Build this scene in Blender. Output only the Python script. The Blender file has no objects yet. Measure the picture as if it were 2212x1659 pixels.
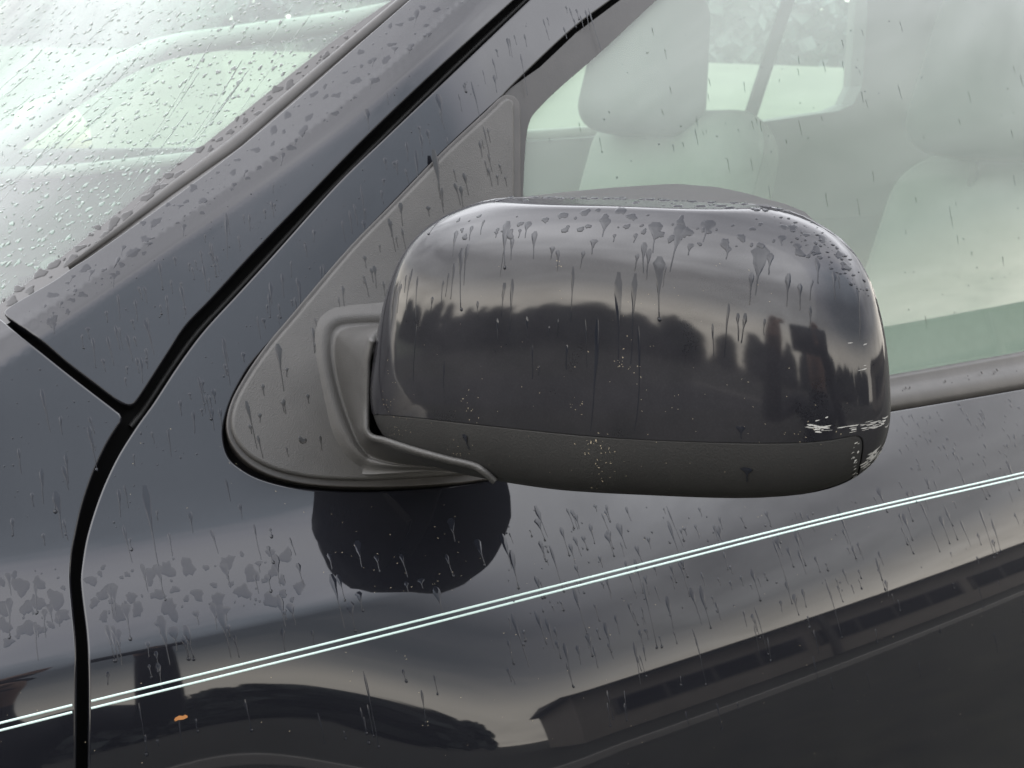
import bpy, bmesh, math, random
import numpy as np
from mathutils import Vector, Matrix, geometry
from mathutils.bvhtree import BVHTree

scene = bpy.context.scene
COL = scene.collection
random.seed(7)
RNG = np.random.default_rng(7)
R = math.radians

# ------------------------------------------------------------------ camera
YAW, PIT = R(27), R(15)
FW = np.array([math.sin(YAW) * math.cos(PIT), math.cos(YAW) * math.cos(PIT), -math.sin(PIT)])
RT = np.array([math.cos(YAW), -math.sin(YAW), 0.0])
UP = np.cross(RT, FW)
CAM = np.array([0, 0, 1.1]) - .72 * FW
FPX, CX, CY = 2074.0, 1106.0, 829.5          # focal length and centre on a 2212 x 1659 plan
cd = bpy.data.cameras.new('camera')
cam = bpy.data.objects.new('camera', cd)
COL.objects.link(cam)
cam.location = CAM
cam.rotation_euler = (R(90) - PIT, 0, -YAW)
cd.sensor_width = 36
cd.lens = FPX / 2212 * 36
cd.clip_start = .02
cd.clip_end = 2000
cd.dof.use_dof = True
cd.dof.focus_distance = .56
cd.dof.aperture_fstop = 16
scene.camera = cam
cd.dof.aperture_fstop = (cd.lens * .001) / .0016      # 1.6 mm pupil, as in a phone

# ------------------------------------------------------------------ light
scene.view_settings.view_transform = 'Standard'
scene.view_settings.look = 'None'
scene.view_settings.gamma = 1
scene.view_settings.exposure = 0.5
SUN_DIR = (-.84, -.30, .45)                   # towards the sun
SUN_EL, SUN_AZ = math.asin(.45), math.atan2(-.84, -.30)
wd = bpy.data.worlds.new('World')
scene.world = wd
wd.use_nodes = True


def N(nt, typ, **kw):
    n = nt.nodes.new(typ)
    for k, v in kw.items():
        if k.startswith('i_'):
            n.inputs[k[2:].replace('_', ' ')].default_value = v
        else:
            setattr(n, k, v)
    return n


def ramp(nt, fac, stops, interp='LINEAR'):
    n = nt.nodes.new('ShaderNodeValToRGB')
    n.color_ramp.interpolation = interp
    els = n.color_ramp.elements
    while len(els) < len(stops):
        els.new(.5)
    for e, (p, c) in zip(els, stops):
        e.position = p
        e.color = (*c, 1) if len(c) == 3 else c
    nt.links.new(fac, n.inputs['Fac'])
    return n.outputs['Color']


def math_n(nt, op, a, b=None, clamp=False):
    n = nt.nodes.new('ShaderNodeMath')
    n.operation = op
    n.use_clamp = clamp
    for i, v in enumerate((a, b)):
        if v is None:
            continue
        if isinstance(v, (int, float)):
            n.inputs[i].default_value = v
        else:
            nt.links.new(v, n.inputs[i])
    return n.outputs[0]


def mixc(nt, fac, a, b, blend='MIX'):
    n = nt.nodes.new('ShaderNodeMix')
    n.data_type = 'RGBA'
    n.blend_type = blend
    for sock, v in ((n.inputs[0], fac), (n.inputs[6], a), (n.inputs[7], b)):
        if isinstance(v, (int, float)):
            sock.default_value = v
        elif isinstance(v, tuple):
            sock.default_value = (*v, 1) if len(v) == 3 else v
        else:
            nt.links.new(v, sock)
    return n.outputs[2]


def build_world():
    nt = wd.node_tree
    nt.nodes.clear()
    out = N(nt, 'ShaderNodeOutputWorld')
    bg = N(nt, 'ShaderNodeBackground')
    bg.inputs['Strength'].default_value = .12
    sky = N(nt, 'ShaderNodeTexSky', sky_type='NISHITA', sun_disc=False, sun_elevation=SUN_EL, sun_rotation=SUN_AZ)
    tc = N(nt, 'ShaderNodeTexCoord')
    sep = N(nt, 'ShaderNodeSeparateXYZ')
    nt.links.new(tc.outputs['Generated'], sep.inputs[0])
    z = sep.outputs['Z']
    # overcast: pale gap under the cloud deck at the horizon, slate clouds low, bright thin cloud overhead
    zz = math_n(nt, 'MAXIMUM', z, 0.0)
    den = math_n(nt, 'ADD', zz, .22)
    cmb = N(nt, 'ShaderNodeCombineXYZ')
    nt.links.new(math_n(nt, 'DIVIDE', sep.outputs['X'], den), cmb.inputs[0])
    nt.links.new(math_n(nt, 'DIVIDE', sep.outputs['Y'], den), cmb.inputs[1])
    nz = N(nt, 'ShaderNodeTexNoise', i_Scale=1.9, i_Detail=7.0, i_Roughness=.58, i_Distortion=.7)
    nt.links.new(cmb.outputs[0], nz.inputs['Vector'])
    zw = math_n(nt, 'ADD', zz, math_n(nt, 'MULTIPLY', math_n(nt, 'SUBTRACT', nz.outputs['Fac'], .5), .10))
    col = ramp(nt, zw, [(0.0, (28, 26, 23)), (.15, (27.5, 25.7, 22.8)), (.26, (13.2, 13.2, 13.2)), (.42, (12.5, 12.5, 12.9)),
                        (.54, (26.4, 26.7, 27.8)), (.66, (35, 35.3, 36.8)), (.82, (27, 27.1, 28.4)), (1.0, (19.2, 19.3, 20.4))])
    amp = math_n(nt, 'ADD', math_n(nt, 'MULTIPLY', nz.outputs['Fac'], 1.5), .22)
    # the cloud is thinner and brighter round the veiled sun
    dt = N(nt, 'ShaderNodeVectorMath', operation='DOT_PRODUCT')
    dt.inputs[1].default_value = SUN_DIR
    nt.links.new(tc.outputs['Generated'], dt.inputs[0])
    gl_ = ramp(nt, dt.outputs['Value'], [(.40, (1, 1, 1)), (.97, (1.12, 1.11, 1.1))])
    # one heavy rain cloud over the far side of the road
    d2 = N(nt, 'ShaderNodeVectorMath', operation='DOT_PRODUCT')
    d2.inputs[1].default_value = (.0, -.88, .47)
    nt.links.new(tc.outputs['Generated'], d2.inputs[0])
    dd = math_n(nt, 'ADD', d2.outputs['Value'], math_n(nt, 'MULTIPLY', math_n(nt, 'SUBTRACT', nz.outputs['Fac'], .5), .12))
    dk = ramp(nt, dd, [(.85, (1, 1, 1)), (.91, (.74, .75, .79)), (.96, (.405, .445, .485))])
    dk = mixc(nt, ramp(nt, z, [(.16, (0, 0, 0)), (.30, (1, 1, 1))]), (1, 1, 1), dk)
    flat = ramp(nt, d2.outputs['Value'], [(.80, (0, 0, 0)), (.92, (.8, .8, .8))])
    amp = mixc(nt, flat, amp, (.95, .95, .95))
    cl = mixc(nt, 1.0, mixc(nt, 1.0, col, amp, 'MULTIPLY'), mixc(nt, 1.0, gl_, dk, 'MULTIPLY'), 'MULTIPLY')
    c2 = mixc(nt, .94, sky.outputs[0], cl)
    nt.links.new(c2, bg.inputs['Color'])
    nt.links.new(bg.outputs[0], out.inputs['Surface'])


build_world()
sl = bpy.data.lights.new('sun', 'SUN')
sl.energy = .5
sl.angle = R(70)
sl.color = (1, .97, .93)
sun = bpy.data.objects.new('sun', sl)
COL.objects.link(sun)
sun.rotation_euler = Vector(SUN_DIR).to_track_quat('Z', 'Y').to_euler()
scene.cycles.transparent_max_bounces = 24
scene.cycles.max_bounces = 12
scene.cycles.glossy_bounces = 6
scene.cycles.caustics_reflective = True
scene.cycles.caustics_refractive = True

# ------------------------------------------------------------------ materials
M = {}


def new_mat(name):
    m = bpy.data.materials.new(name)
    m.use_nodes = True
    nt = m.node_tree
    p = nt.nodes['Principled BSDF']
    M[name] = m
    return m, nt, p


def simple(name, col, rough=.5, metal=0.0, noise=0.0, nscale=40.0, bump=0.0, bscale=400.0, spec=.5, coat=0.0):
    m, nt, p = new_mat(name)
    p.inputs['Base Color'].default_value = (*col, 1)
    p.inputs['Roughness'].default_value = rough
    p.inputs['Metallic'].default_value = metal
    p.inputs['Specular IOR Level'].default_value = spec
    p.inputs['Coat Weight'].default_value = coat
    tc = N(nt, 'ShaderNodeTexCoord')
    if noise:
        nz = N(nt, 'ShaderNodeTexNoise', i_Scale=nscale, i_Detail=5.0, i_Roughness=.6)
        nt.links.new(tc.outputs['Object'], nz.inputs['Vector'])
        lo = tuple(c * (1 - noise) for c in col)
        hi = tuple(min(1, c * (1 + noise)) for c in col)
        nt.links.new(ramp(nt, nz.outputs['Fac'], [(.3, lo), (.7, hi)]), p.inputs['Base Color'])
    if bump:
        nb = N(nt, 'ShaderNodeTexNoise', i_Scale=bscale, i_Detail=2.0)
        nt.links.new(tc.outputs['Object'], nb.inputs['Vector'])
        b = N(nt, 'ShaderNodeBump', i_Strength=bump, i_Distance=.0006)
        nt.links.new(nb.outputs['Fac'], b.inputs['Height'])
        nt.links.new(b.outputs[0], p.inputs['Normal'])
    return m


def paint(name, haze, dust):
    m, nt, p = new_mat(name)
    tc = N(nt, 'ShaderNodeTexCoord')
    p.inputs['Base Color'].default_value = (.0036, .0041, .0062, 1)
    p.inputs['Metallic'].default_value = .3
    p.inputs['Specular IOR Level'].default_value = .05
    p.inputs['Roughness'].default_value = .42
    p.inputs['Coat Weight'].default_value = 1
    p.inputs['Coat Roughness'].default_value = haze
    # a thin film of road dust and mist over the lacquer
    d = N(nt, 'ShaderNodeBsdfDiffuse')
    d.inputs['Color'].default_value = (.44, .42, .44, 1)
    n1 = N(nt, 'ShaderNodeTexNoise', i_Scale=22.0, i_Detail=6.0, i_Roughness=.65)
    n2 = N(nt, 'ShaderNodeTexNoise', i_Scale=900.0, i_Detail=2.0)
    nt.links.new(tc.outputs['Object'], n1.inputs['Vector'])
    nt.links.new(tc.outputs['Object'], n2.inputs['Vector'])
    a = math_n(nt, 'MULTIPLY', n1.outputs['Fac'], .013 * dust)
    b = math_n(nt, 'MULTIPLY', math_n(nt, 'SUBTRACT', n2.outputs['Fac'], .45, True), .008 * dust)
    fac = math_n(nt, 'ADD', a, b)
    mx = N(nt, 'ShaderNodeMixShader')
    nt.links.new(fac, mx.inputs[0])
    nt.links.new(p.outputs[0], mx.inputs[1])
    nt.links.new(d.outputs[0], mx.inputs[2])
    nt.links.new(mx.outputs[0], nt.nodes['Material Output'].inputs['Surface'])


paint('car_paint', .028, .65)
paint('mirror_paint', .07, 3.0)


def plastic():
    m, nt, p = new_mat('grey_plastic')
    p.inputs['Specular IOR Level'].default_value = .4
    tc = N(nt, 'ShaderNodeTexCoord')
    nz = N(nt, 'ShaderNodeTexNoise', i_Scale=30.0, i_Detail=6.0, i_Roughness=.65)
    nt.links.new(tc.outputs['Object'], nz.inputs['Vector'])
    nt.links.new(ramp(nt, nz.outputs['Fac'], [(.3, (.037, .036, .034)), (.7, (.049, .0475, .045))]), p.inputs['Base Color'])
    p.inputs['Roughness'].default_value = .5
    nb = N(nt, 'ShaderNodeTexVoronoi', i_Scale=1100.0)
    nt.links.new(tc.outputs['Object'], nb.inputs['Vector'])
    b = N(nt, 'ShaderNodeBump', i_Strength=.4, i_Distance=.0004)
    nt.links.new(nb.outputs['Distance'], b.inputs['Height'])
    nt.links.new(b.outputs[0], p.inputs['Normal'])


plastic()
simple('cap_plastic', (.009, .0088, .0083), .62, noise=.2, bump=.4, bscale=900)
simple('rubber', (.010, .010, .0095), .6, spec=.25, bump=.2, bscale=600)
simple('belt_trim', (.024, .022, .020), .48, noise=.25, nscale=60, bump=.15, bscale=700)
simple('trim', (.012, .011, .010), .48, noise=.25, nscale=60, bump=.15, bscale=700)
simple('gap_black', (.003, .003, .003), .9, spec=.05)
simple('stripe', (.43, .54, .50), .35)
simple('scuff', (.30, .295, .275), .7, noise=.2, nscale=300)
simple('dirt', (.20, .17, .12), .9, noise=.3, nscale=500)
simple('orange_fleck', (.26, .105, .025), .7)
simple('seat', (.135, .14, .127), .85, noise=.08, nscale=80, bump=.2, bscale=300)
simple('headrest_cloth', (.045, .046, .043), .85, noise=.08, nscale=80, bump=.2, bscale=300)
simple('seat_piping', (.42, .42, .38), .8)
simple('door_card', (.09, .093, .086), .7, noise=.06)
simple('pillar_trim', (.08, .082, .078), .7)
simple('dash', (.09, .10, .09), .6, noise=.08, bump=.2, bscale=500)
simple('dash_pale', (.26, .26, .24), .6)
simple('sky_glint_pale', (.80, .74, .52), .5)
simple('headliner', (.25, .25, .24), .9)
simple('belt_strap', (.12, .12, .12), .7)
simple('mirror_silver', (.85, .85, .86), .02, metal=1)


simple('rain_speck', (.030, .042, .036), .12)  # dark green painted in for the ground refracted by clear drops


def wet(name, col, rough=.03):
    m, nt, p = new_mat(name)
    p.inputs['Base Color'].default_value = (*col, 1)
    p.inputs['Metallic'].default_value = 0
    p.inputs['IOR'].default_value = 1.39
    p.inputs['Roughness'].default_value = rough


wet('wet_paint', (.010, .011, .0145))
wet('wet_plastic', (.018, .0175, .017))
m, nt, p = new_mat('water')
p.inputs['Base Color'].default_value = (1, 1, 1, 1)
p.inputs['Transmission Weight'].default_value = 1
p.inputs['IOR'].default_value = 1.33
p.inputs['Roughness'].default_value = 0


def glass(name, tint, fog, fogcol, trans=.5, frit=False):
    m, nt, p = new_mat(name)
    nt.nodes.remove(p)
    out = nt.nodes['Material Output']
    tr = N(nt, 'ShaderNodeBsdfTransparent')
    tr.inputs[0].default_value = (*tint, 1)
    df = N(nt, 'ShaderNodeBsdfDiffuse')
    df.inputs[0].default_value = (*fogcol, 1)
    tl = N(nt, 'ShaderNodeBsdfTranslucent')
    tl.inputs[0].default_value = (*fogcol, 1)
    fm = N(nt, 'ShaderNodeMixShader')
    fm.inputs[0].default_value = trans
    nt.links.new(df.outputs[0], fm.inputs[1])
    nt.links.new(tl.outputs[0], fm.inputs[2])
    tc = N(nt, 'ShaderNodeTexCoord')
    nz = N(nt, 'ShaderNodeTexNoise', i_Scale=5.0, i_Detail=5.0, i_Roughness=.6)
    nt.links.new(tc.outputs['Object'], nz.inputs['Vector'])
    f = math_n(nt, 'MULTIPLY', math_n(nt, 'ADD', math_n(nt, 'MULTIPLY', nz.outputs['Fac'], .6), .7), fog)
    m1 = N(nt, 'ShaderNodeMixShader')
    nt.links.new(f, m1.inputs[0])
    nt.links.new(tr.outputs[0], m1.inputs[1])
    nt.links.new(fm.outputs[0], m1.inputs[2])
    gl = N(nt, 'ShaderNodeBsdfGlossy')
    gl.inputs['Roughness'].default_value = .01
    geo = N(nt, 'ShaderNodeNewGeometry')
    ior = N(nt, 'ShaderNodeMapRange')
    nt.links.new(geo.outputs['Backfacing'], ior.inputs[0])
    ior.inputs[3].default_value = 1.5
    ior.inputs[4].default_value = 1 / 1.5
    fr = N(nt, 'ShaderNodeFresnel')
    nt.links.new(ior.outputs[0], fr.inputs[0])
    ff = math_n(nt, 'MULTIPLY', fr.outputs[0], 1.15, True)
    m2 = N(nt, 'ShaderNodeMixShader')
    nt.links.new(ff, m2.inputs[0])
    nt.links.new(m1.outputs[0], m2.inputs[1])
    nt.links.new(gl.outputs[0], m2.inputs[2])
    last = m2
    if frit:
        # ceramic print: solid band, then three rows of dots (UV: x along the edge, y away from it, in mm)
        uv = N(nt, 'ShaderNodeUVMap', uv_map='UVMap')
        sp = N(nt, 'ShaderNodeSeparateXYZ')
        nt.links.new(uv.outputs[0], sp.inputs[0])
        U, V = sp.outputs[0], sp.outputs[1]
        row = math_n(nt, 'FLOOR', math_n(nt, 'DIVIDE', V, 1.3))
        sh = math_n(nt, 'MULTIPLY', math_n(nt, 'MODULO', row, 2.0), .75)
        fu = math_n(nt, 'SUBTRACT', math_n(nt, 'FRACT', math_n(nt, 'DIVIDE', math_n(nt, 'ADD', U, sh), 1.5)), .5)
        fv = math_n(nt, 'SUBTRACT', math_n(nt, 'FRACT', math_n(nt, 'DIVIDE', V, 1.3)), .5)
        r2 = math_n(nt, 'ADD', math_n(nt, 'MULTIPLY', fu, fu), math_n(nt, 'MULTIPLY', fv, fv))
        rad = math_n(nt, 'SUBTRACT', .30, math_n(nt, 'MULTIPLY', row, .055))
        dot = math_n(nt, 'LESS_THAN', r2, math_n(nt, 'MULTIPLY', rad, math_n(nt, 'MAXIMUM', rad, 0.0)))
        dot = math_n(nt, 'MULTIPLY', dot, math_n(nt, 'LESS_THAN', V, 5.2))
        solid = math_n(nt, 'LESS_THAN', V, 0.0)
        mask = math_n(nt, 'MAXIMUM', dot, solid)
        fb = N(nt, 'ShaderNodeBsdfPrincipled')
        fb.inputs['Base Color'].default_value = (.03, .0285, .027, 1)
        fb.inputs['Roughness'].default_value = .25
        m3 = N(nt, 'ShaderNodeMixShader')
        nt.links.new(mask, m3.inputs[0])
        nt.links.new(m2.outputs[0], m3.inputs[1])
        nt.links.new(fb.outputs[0], m3.inputs[2])
        last = m3
    nt.links.new(last.outputs[0], out.inputs['Surface'])


glass('side_glass', (.74, .88, .79), .225, (.565, .665, .58), .35)
glass('windshield_glass', (.68, .83, .74), .105, (.74, .80, .76), .35, frit=True)
glass('far_glass', (.85, .93, .88), .10, (.8, .9, .82), .5)

# ------------------------------------------------------------------ object helpers


def link(name, me, mat=None, parent=None, kind=None, label=None, cat=None, group=None):
    o = bpy.data.objects.new(name, me)
    COL.objects.link(o)
    if mat is not None and me is not None:
        me.materials.append(M[mat] if isinstance(mat, str) else mat)
    if parent is not None:
        o.parent = parent
    for k, v in (('kind', kind), ('label', label), ('category', cat), ('group', group)):
        if v:
            o[k] = v
    return o


def mesh(name, V, Fc, mat=None, parent=None, normals=None, smooth=True, **kw):
    me = bpy.data.meshes.new(name)
    me.from_pydata([tuple(map(float, v)) for v in V], [], [tuple(int(i) for i in f) for f in Fc])
    me.update()
    if smooth:
        me.polygons.foreach_set('use_smooth', [True] * len(me.polygons))
    if normals is not None:
        me.normals_split_custom_set_from_vertices([tuple(map(float, n)) for n in normals])
    return link(name, me, mat, parent, **kw)


def bm_obj(name, bm, mat=None, parent=None, smooth=True, **kw):
    me = bpy.data.meshes.new(name)
    bmesh.ops.recalc_face_normals(bm, faces=bm.faces)
    bm.to_mesh(me)
    bm.free()
    if smooth:
        me.polygons.foreach_set('use_smooth', [True] * len(me.polygons))
    return link(name, me, mat, parent, **kw)


def rays(px):
    px = np.atleast_2d(np.asarray(px, float))
    a = (px[:, 0] - CX) / FPX
    b = -(px[:, 1] - CY) / FPX
    return FW + a[:, None] * RT + b[:, None] * UP


def at_y(px, y):
    d = rays([px])[0]
    return CAM + d * ((y - CAM[1]) / d[1])


def proj(p):
    d = np.asarray(p) - CAM
    w = d @ FW
    return np.stack([CX + FPX * (d @ RT) / w, CY - FPX * (d @ UP) / w], -1)


def resample(pts, step, closed=False):
    pts = np.asarray(pts, float)
    if closed:
        pts = np.vstack([pts, pts[:1]])
    d = np.r_[0, np.cumsum(np.linalg.norm(np.diff(pts, axis=0), axis=1))]
    n = max(2, int(round(d[-1] / step)))
    s = np.linspace(0, d[-1], n + 1)
    out = np.stack([np.interp(s, d, pts[:, k]) for k in range(pts.shape[1])], -1)
    return out[:-1] if closed else out


def spline(pts, n=8):
    """Catmull-Rom (centripetal) through the points."""
    P = [np.asarray(p, float) for p in pts]
    if len(P) < 3:
        return np.array(P)
    P = [2 * P[0] - P[1]] + P + [2 * P[-1] - P[-2]]
    out = []
    for i in range(1, len(P) - 2):
        p0, p1, p2, p3 = P[i - 1:i + 3]
        t0 = 0
        t1 = t0 + max(1e-6, np.linalg.norm(p1 - p0)) ** .5
        t2 = t1 + max(1e-6, np.linalg.norm(p2 - p1)) ** .5
        t3 = t2 + max(1e-6, np.linalg.norm(p3 - p2)) ** .5
        for t in np.linspace(t1, t2, n, endpoint=False):
            A1 = (t1 - t) / (t1 - t0) * p0 + (t - t0) / (t1 - t0) * p1
            A2 = (t2 - t) / (t2 - t1) * p1 + (t - t1) / (t2 - t1) * p2
            A3 = (t3 - t) / (t3 - t2) * p2 + (t - t2) / (t3 - t2) * p3
            B1 = (t2 - t) / (t2 - t0) * A1 + (t - t0) / (t2 - t0) * A2
            B2 = (t3 - t) / (t3 - t1) * A2 + (t - t1) / (t3 - t1) * A3
            out.append((t2 - t) / (t2 - t1) * B1 + (t - t1) / (t2 - t1) * B2)
    out.append(P[-2])
    return np.array(out)


class Surf:
    """A parametric surface: base(u, v) -> xyz; eval adds an offset along the outward normal."""
    eps = 4e-4
    flip = 1.0

    def frame(self, uv):
        uv = np.atleast_2d(uv)
        e = self.eps
        du = (self.base(uv + [e, 0]) - self.base(uv - [e, 0])) / (2 * e)
        dv = (self.base(uv + [0, e]) - self.base(uv - [0, e])) / (2 * e)
        n = np.cross(du, dv) * self.flip
        n /= np.linalg.norm(n, axis=1, keepdims=True)
        return self.base(uv), du, dv, n

    def eval(self, uv, off=0.0):
        p, du, dv, n = self.frame(uv)
        return p + n * np.reshape(off, (-1, 1)) if np.ndim(off) else p + n * off, n

    def step(self, uv, d3):
        """move from uv by the tangent displacement d3 (least squares)"""
        p, du, dv, n = self.frame(uv)
        a = (du * du).sum(1); b = (du * dv).sum(1); c = (dv * dv).sum(1)
        r1 = (du * d3).sum(1); r2 = (dv * d3).sum(1)
        det = a * c - b * b
        return np.stack([(c * r1 - b * r2) / det, (a * r2 - b * r1) / det], -1)


# ---- the flank of the car: y = S(x, z); the outside is towards -y
ZG = np.linspace(.1, 2.2, 2101)


def prof(tab):
    z, t = zip(*sorted(tab))
    z = np.array(z); t = np.array(t, float)
    f = np.interp(ZG, z, t)
    k = np.exp(-.5 * (np.arange(-12, 13) / 2.5) ** 2); k /= k.sum()
    f = np.convolve(np.pad(f, 12, 'edge'), k, 'valid')
    s = np.tan(np.radians(f))
    Y = np.r_[0, np.cumsum((s[1:] + s[:-1]) / 2 * (ZG[1] - ZG[0]))]
    return Y - np.interp(1.0, ZG, Y)


YL = prof([(.3, 2), (.65, 7), (.8, 10), (.895, 14), (.922, 17.5), (.940, 20), (.955, 21.5), (.963, 23), (.968, 37), (.985, 41), (1.0, 42),
           (1.012, 40), (1.024, 30), (1.05, 27), (1.1, 25), (1.25, 25), (1.5, 28), (1.9, 40)])
YR = prof([(.3, 2), (.65, 10), (.76, 13), (.831, 17), (.847, 19), (.863, 22), (.890, 26), (.93, 31), (.98, 34), (1.025, 35), (1.04, 13),
           (1.1, 13.5), (1.2, 17), (1.35, 22), (1.5, 26), (1.9, 40)])


def sstep(x, a, b):
    t = np.clip((x - a) / (b - a), 0, 1)
    return t * t * t * (t * (6 * t - 15) + 10)


def S0(x, z):
    w = sstep(x, -.27, .05)
    return np.interp(z, ZG, YL) * (1 - w) + np.interp(z, ZG, YR) * w + .05 * np.clip(x, -1, .8) ** 2


def hit(fn, px, lo=.3, hi=4.0):
    d = rays(px)
    ts = np.linspace(lo, hi, 400)
    X = CAM[0] + d[:, :1] * ts; Y = CAM[1] + d[:, 1:2] * ts; Z = CAM[2] + d[:, 2:] * ts
    g = Y - fn(X, Z)
    i = np.argmax(g > 0, axis=1)
    i = np.clip(i, 1, None)
    a = ts[i - 1]; b = ts[i]
    for _ in range(40):
        m = (a + b) / 2
        v = (CAM[1] + d[:, 1] * m) - fn(CAM[0] + d[:, 0] * m, CAM[2] + d[:, 2] * m)
        a = np.where(v > 0, a, m); b = np.where(v > 0, m, b)
    t = (a + b) / 2
    return CAM + d * t[:, None]


RIDGE_PX = spline([(-120, 830), (0, 768), (93, 721), (266, 605), (339, 553), (778, 233), (934, 95), (1050, 0), (1230, -170)], 6)
_rp = hit(S0, RIDGE_PX)
_rc = np.polyfit(_rp[:, 0], _rp[:, 2], 2)
_rx0, _rx1 = _rp[:, 0].min(), _rp[:, 0].max()


def ridge_d(x, z):
    xc = np.clip(x, _rx0, _rx1)
    s = np.polyval(np.polyder(_rc), xc)
    zr = np.polyval(_rc, xc) + s * (x - xc)
    return (z - zr) / np.sqrt(1 + s * s)


def S(x, z):
    d = ridge_d(x, z)
    w = .0018
    sp = np.logaddexp(0, d / w) * w
    sp2 = np.logaddexp(0, (d - .013) / .003) * .003
    dip = -.0010 * np.exp(-((d - .0085) / .0028) ** 2)
    return S0(x, z) + .74 * sp + .30 * sp2 + dip


class Flank(Surf):
    flip = 1.0

    def base(self, uv):
        return np.stack([uv[:, 0], S(uv[:, 0], uv[:, 1]), uv[:, 1]], -1)

    def px(self, pts):
        h = hit(S, pts)
        return h[:, [0, 2]]


FL = Flank()
if FL.frame([[0, .9]])[3][0, 1] > 0:
    FL.flip = -1.0


def poly_area(p):
    x, y = p[:, 0], p[:, 1]
    return .5 * np.sum(x * np.roll(y, -1) - np.roll(x, -1) * y)


def inside(pts, poly):
    x, y = pts[:, 0][:, None], pts[:, 1][:, None]
    x0, y0 = poly[:, 0], poly[:, 1]
    x1, y1 = np.roll(x0, -1), np.roll(y0, -1)
    c = ((y0 > y) != (y1 > y)) & (x < (x1 - x0) * (y - y0) / (y1 - y0 + 1e-15) + x0)
    return c.sum(1) % 2 == 1


def dist_poly(pts, poly):
    best = np.full(len(pts), 1e9)
    q = np.roll(poly, -1, 0)
    for a, b in zip(poly, q):
        ab = b - a
        t = np.clip(((pts - a) @ ab) / (ab @ ab + 1e-18), 0, 1)
        best = np.minimum(best, np.linalg.norm(pts - (a + t[:, None] * ab), axis=1))
    return best


def panel(name, surf, outline, mat, parent, off=0.0, r=.002, depth=.012, grid=.006, scale=1.0, step=None, extra=None, fan=6, **kw):
    """A sheet on surf inside outline (uv), its rim rolled over with radius r (metres; scale = metres per uv unit) and a skirt behind."""
    o = np.asarray(outline, float)
    if poly_area(o) < 0:
        o = o[::-1]
    o = resample(o, (step or .003) / scale, True)
    t = np.roll(o, -1, 0) - np.roll(o, 1, 0)
    t /= np.linalg.norm(t, axis=1, keepdims=True) + 1e-12
    nin = np.stack([-t[:, 1], t[:, 0]], -1)
    # smooth the inward normals a little so corners do not cross over
    nin = (np.roll(nin, 1, 0) + nin + np.roll(nin, -1, 0)); nin /= np.linalg.norm(nin, axis=1, keepdims=True) + 1e-12
    n = len(o)
    P, du, dv, nn = surf.frame(o)
    T = du * nin[:, :1] + dv * nin[:, 1:]
    Tl = np.linalg.norm(T, axis=1, keepdims=True)
    T = T / Tl
    rows_v, rows_n, rows_uv = [], [], []
    ph = np.linspace(math.pi / 2, 0, fan)
    # skirt
    rows_v.append(P + nn * (off - r - depth)); rows_n.append(-T); rows_uv.append(o)
    for f in ph:
        uvk = o + nin * (r * (1 - math.sin(f)) / Tl)
        Pk, _, _, nk = surf.frame(uvk)
        rows_v.append(Pk + nk * (off - r * (1 - math.cos(f))))
        nr = nk * math.cos(f) - T * math.sin(f)
        rows_n.append(nr / np.linalg.norm(nr, axis=1, keepdims=True)); rows_uv.append(uvk)
    inner = rows_uv[-1]
    lo, hi = inner.min(0), inner.max(0)
    g = grid / scale
    gx, gy = np.meshgrid(np.arange(lo[0], hi[0], g), np.arange(lo[1], hi[1], g * .87), indexing='ij')
    gx = gx + (np.arange(gx.shape[1]) % 2) * g * .5
    pts = np.stack([gx.ravel(), gy.ravel()], -1)
    if extra is not None:
        pts = np.vstack([pts, extra])
    pts = pts[inside(pts, inner)]
    pts = pts[dist_poly(pts, inner) > g * .45]
    allp = np.vstack([inner, pts])
    cen = allp.mean(0); sc = 1 / max(hi - lo)
    res = geometry.delaunay_2d_cdt([Vector((allp[i] - cen) * sc) for i in range(len(allp))],
                                   [(i, (i + 1) % n) for i in range(n)], [], 0, 1e-9)
    vo = np.array([v[:] for v in res[0]]) / sc + cen
    faces = [tuple(f) for f in res[2]]
    ok = inside(np.array([vo[list(f)].mean(0) for f in faces]), inner)
    faces = [f for f, k in zip(faces, ok) if k]
    orig = res[3]
    # map to our indices
    base = sum(len(a) for a in rows_v[:-1])
    V = np.vstack(rows_v); NN = np.vstack(rows_n)
    idx = {}
    addv = []
    for i, og in enumerate(orig):
        k = next((j for j in og if j < n), None)
        if k is not None:
            idx[i] = base + k
        else:
            idx[i] = len(V) + len(addv)
            addv.append(vo[i])
    if addv:
        pv, nv = surf.eval(np.array(addv), off)
        V = np.vstack([V, pv]); NN = np.vstack([NN, nv])
    F_ = [tuple(idx[j] for j in f) for f in faces]
    F_ = [f for f in F_ if len(set(f)) == len(f)]
    for k in range(len(rows_v) - 1):
        a, b = k * n, (k + 1) * n
        for i in range(n):
            j = (i + 1) % n
            F_.append((a + i, a + j, b + j, b + i))
    # orient all faces to their normals
    V = np.asarray(V)
    out = []
    for f in F_:
        p0, p1, p2 = V[f[0]], V[f[1]], V[f[2]]
        nf = np.cross(p1 - p0, p2 - p0)
        s_ = nf @ (NN[f[0]] + NN[f[1]] + NN[f[2]])
        out.append(f if s_ >= 0 else f[::-1])
    return mesh(name, V, out, mat, parent, normals=NN, **kw)


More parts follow.
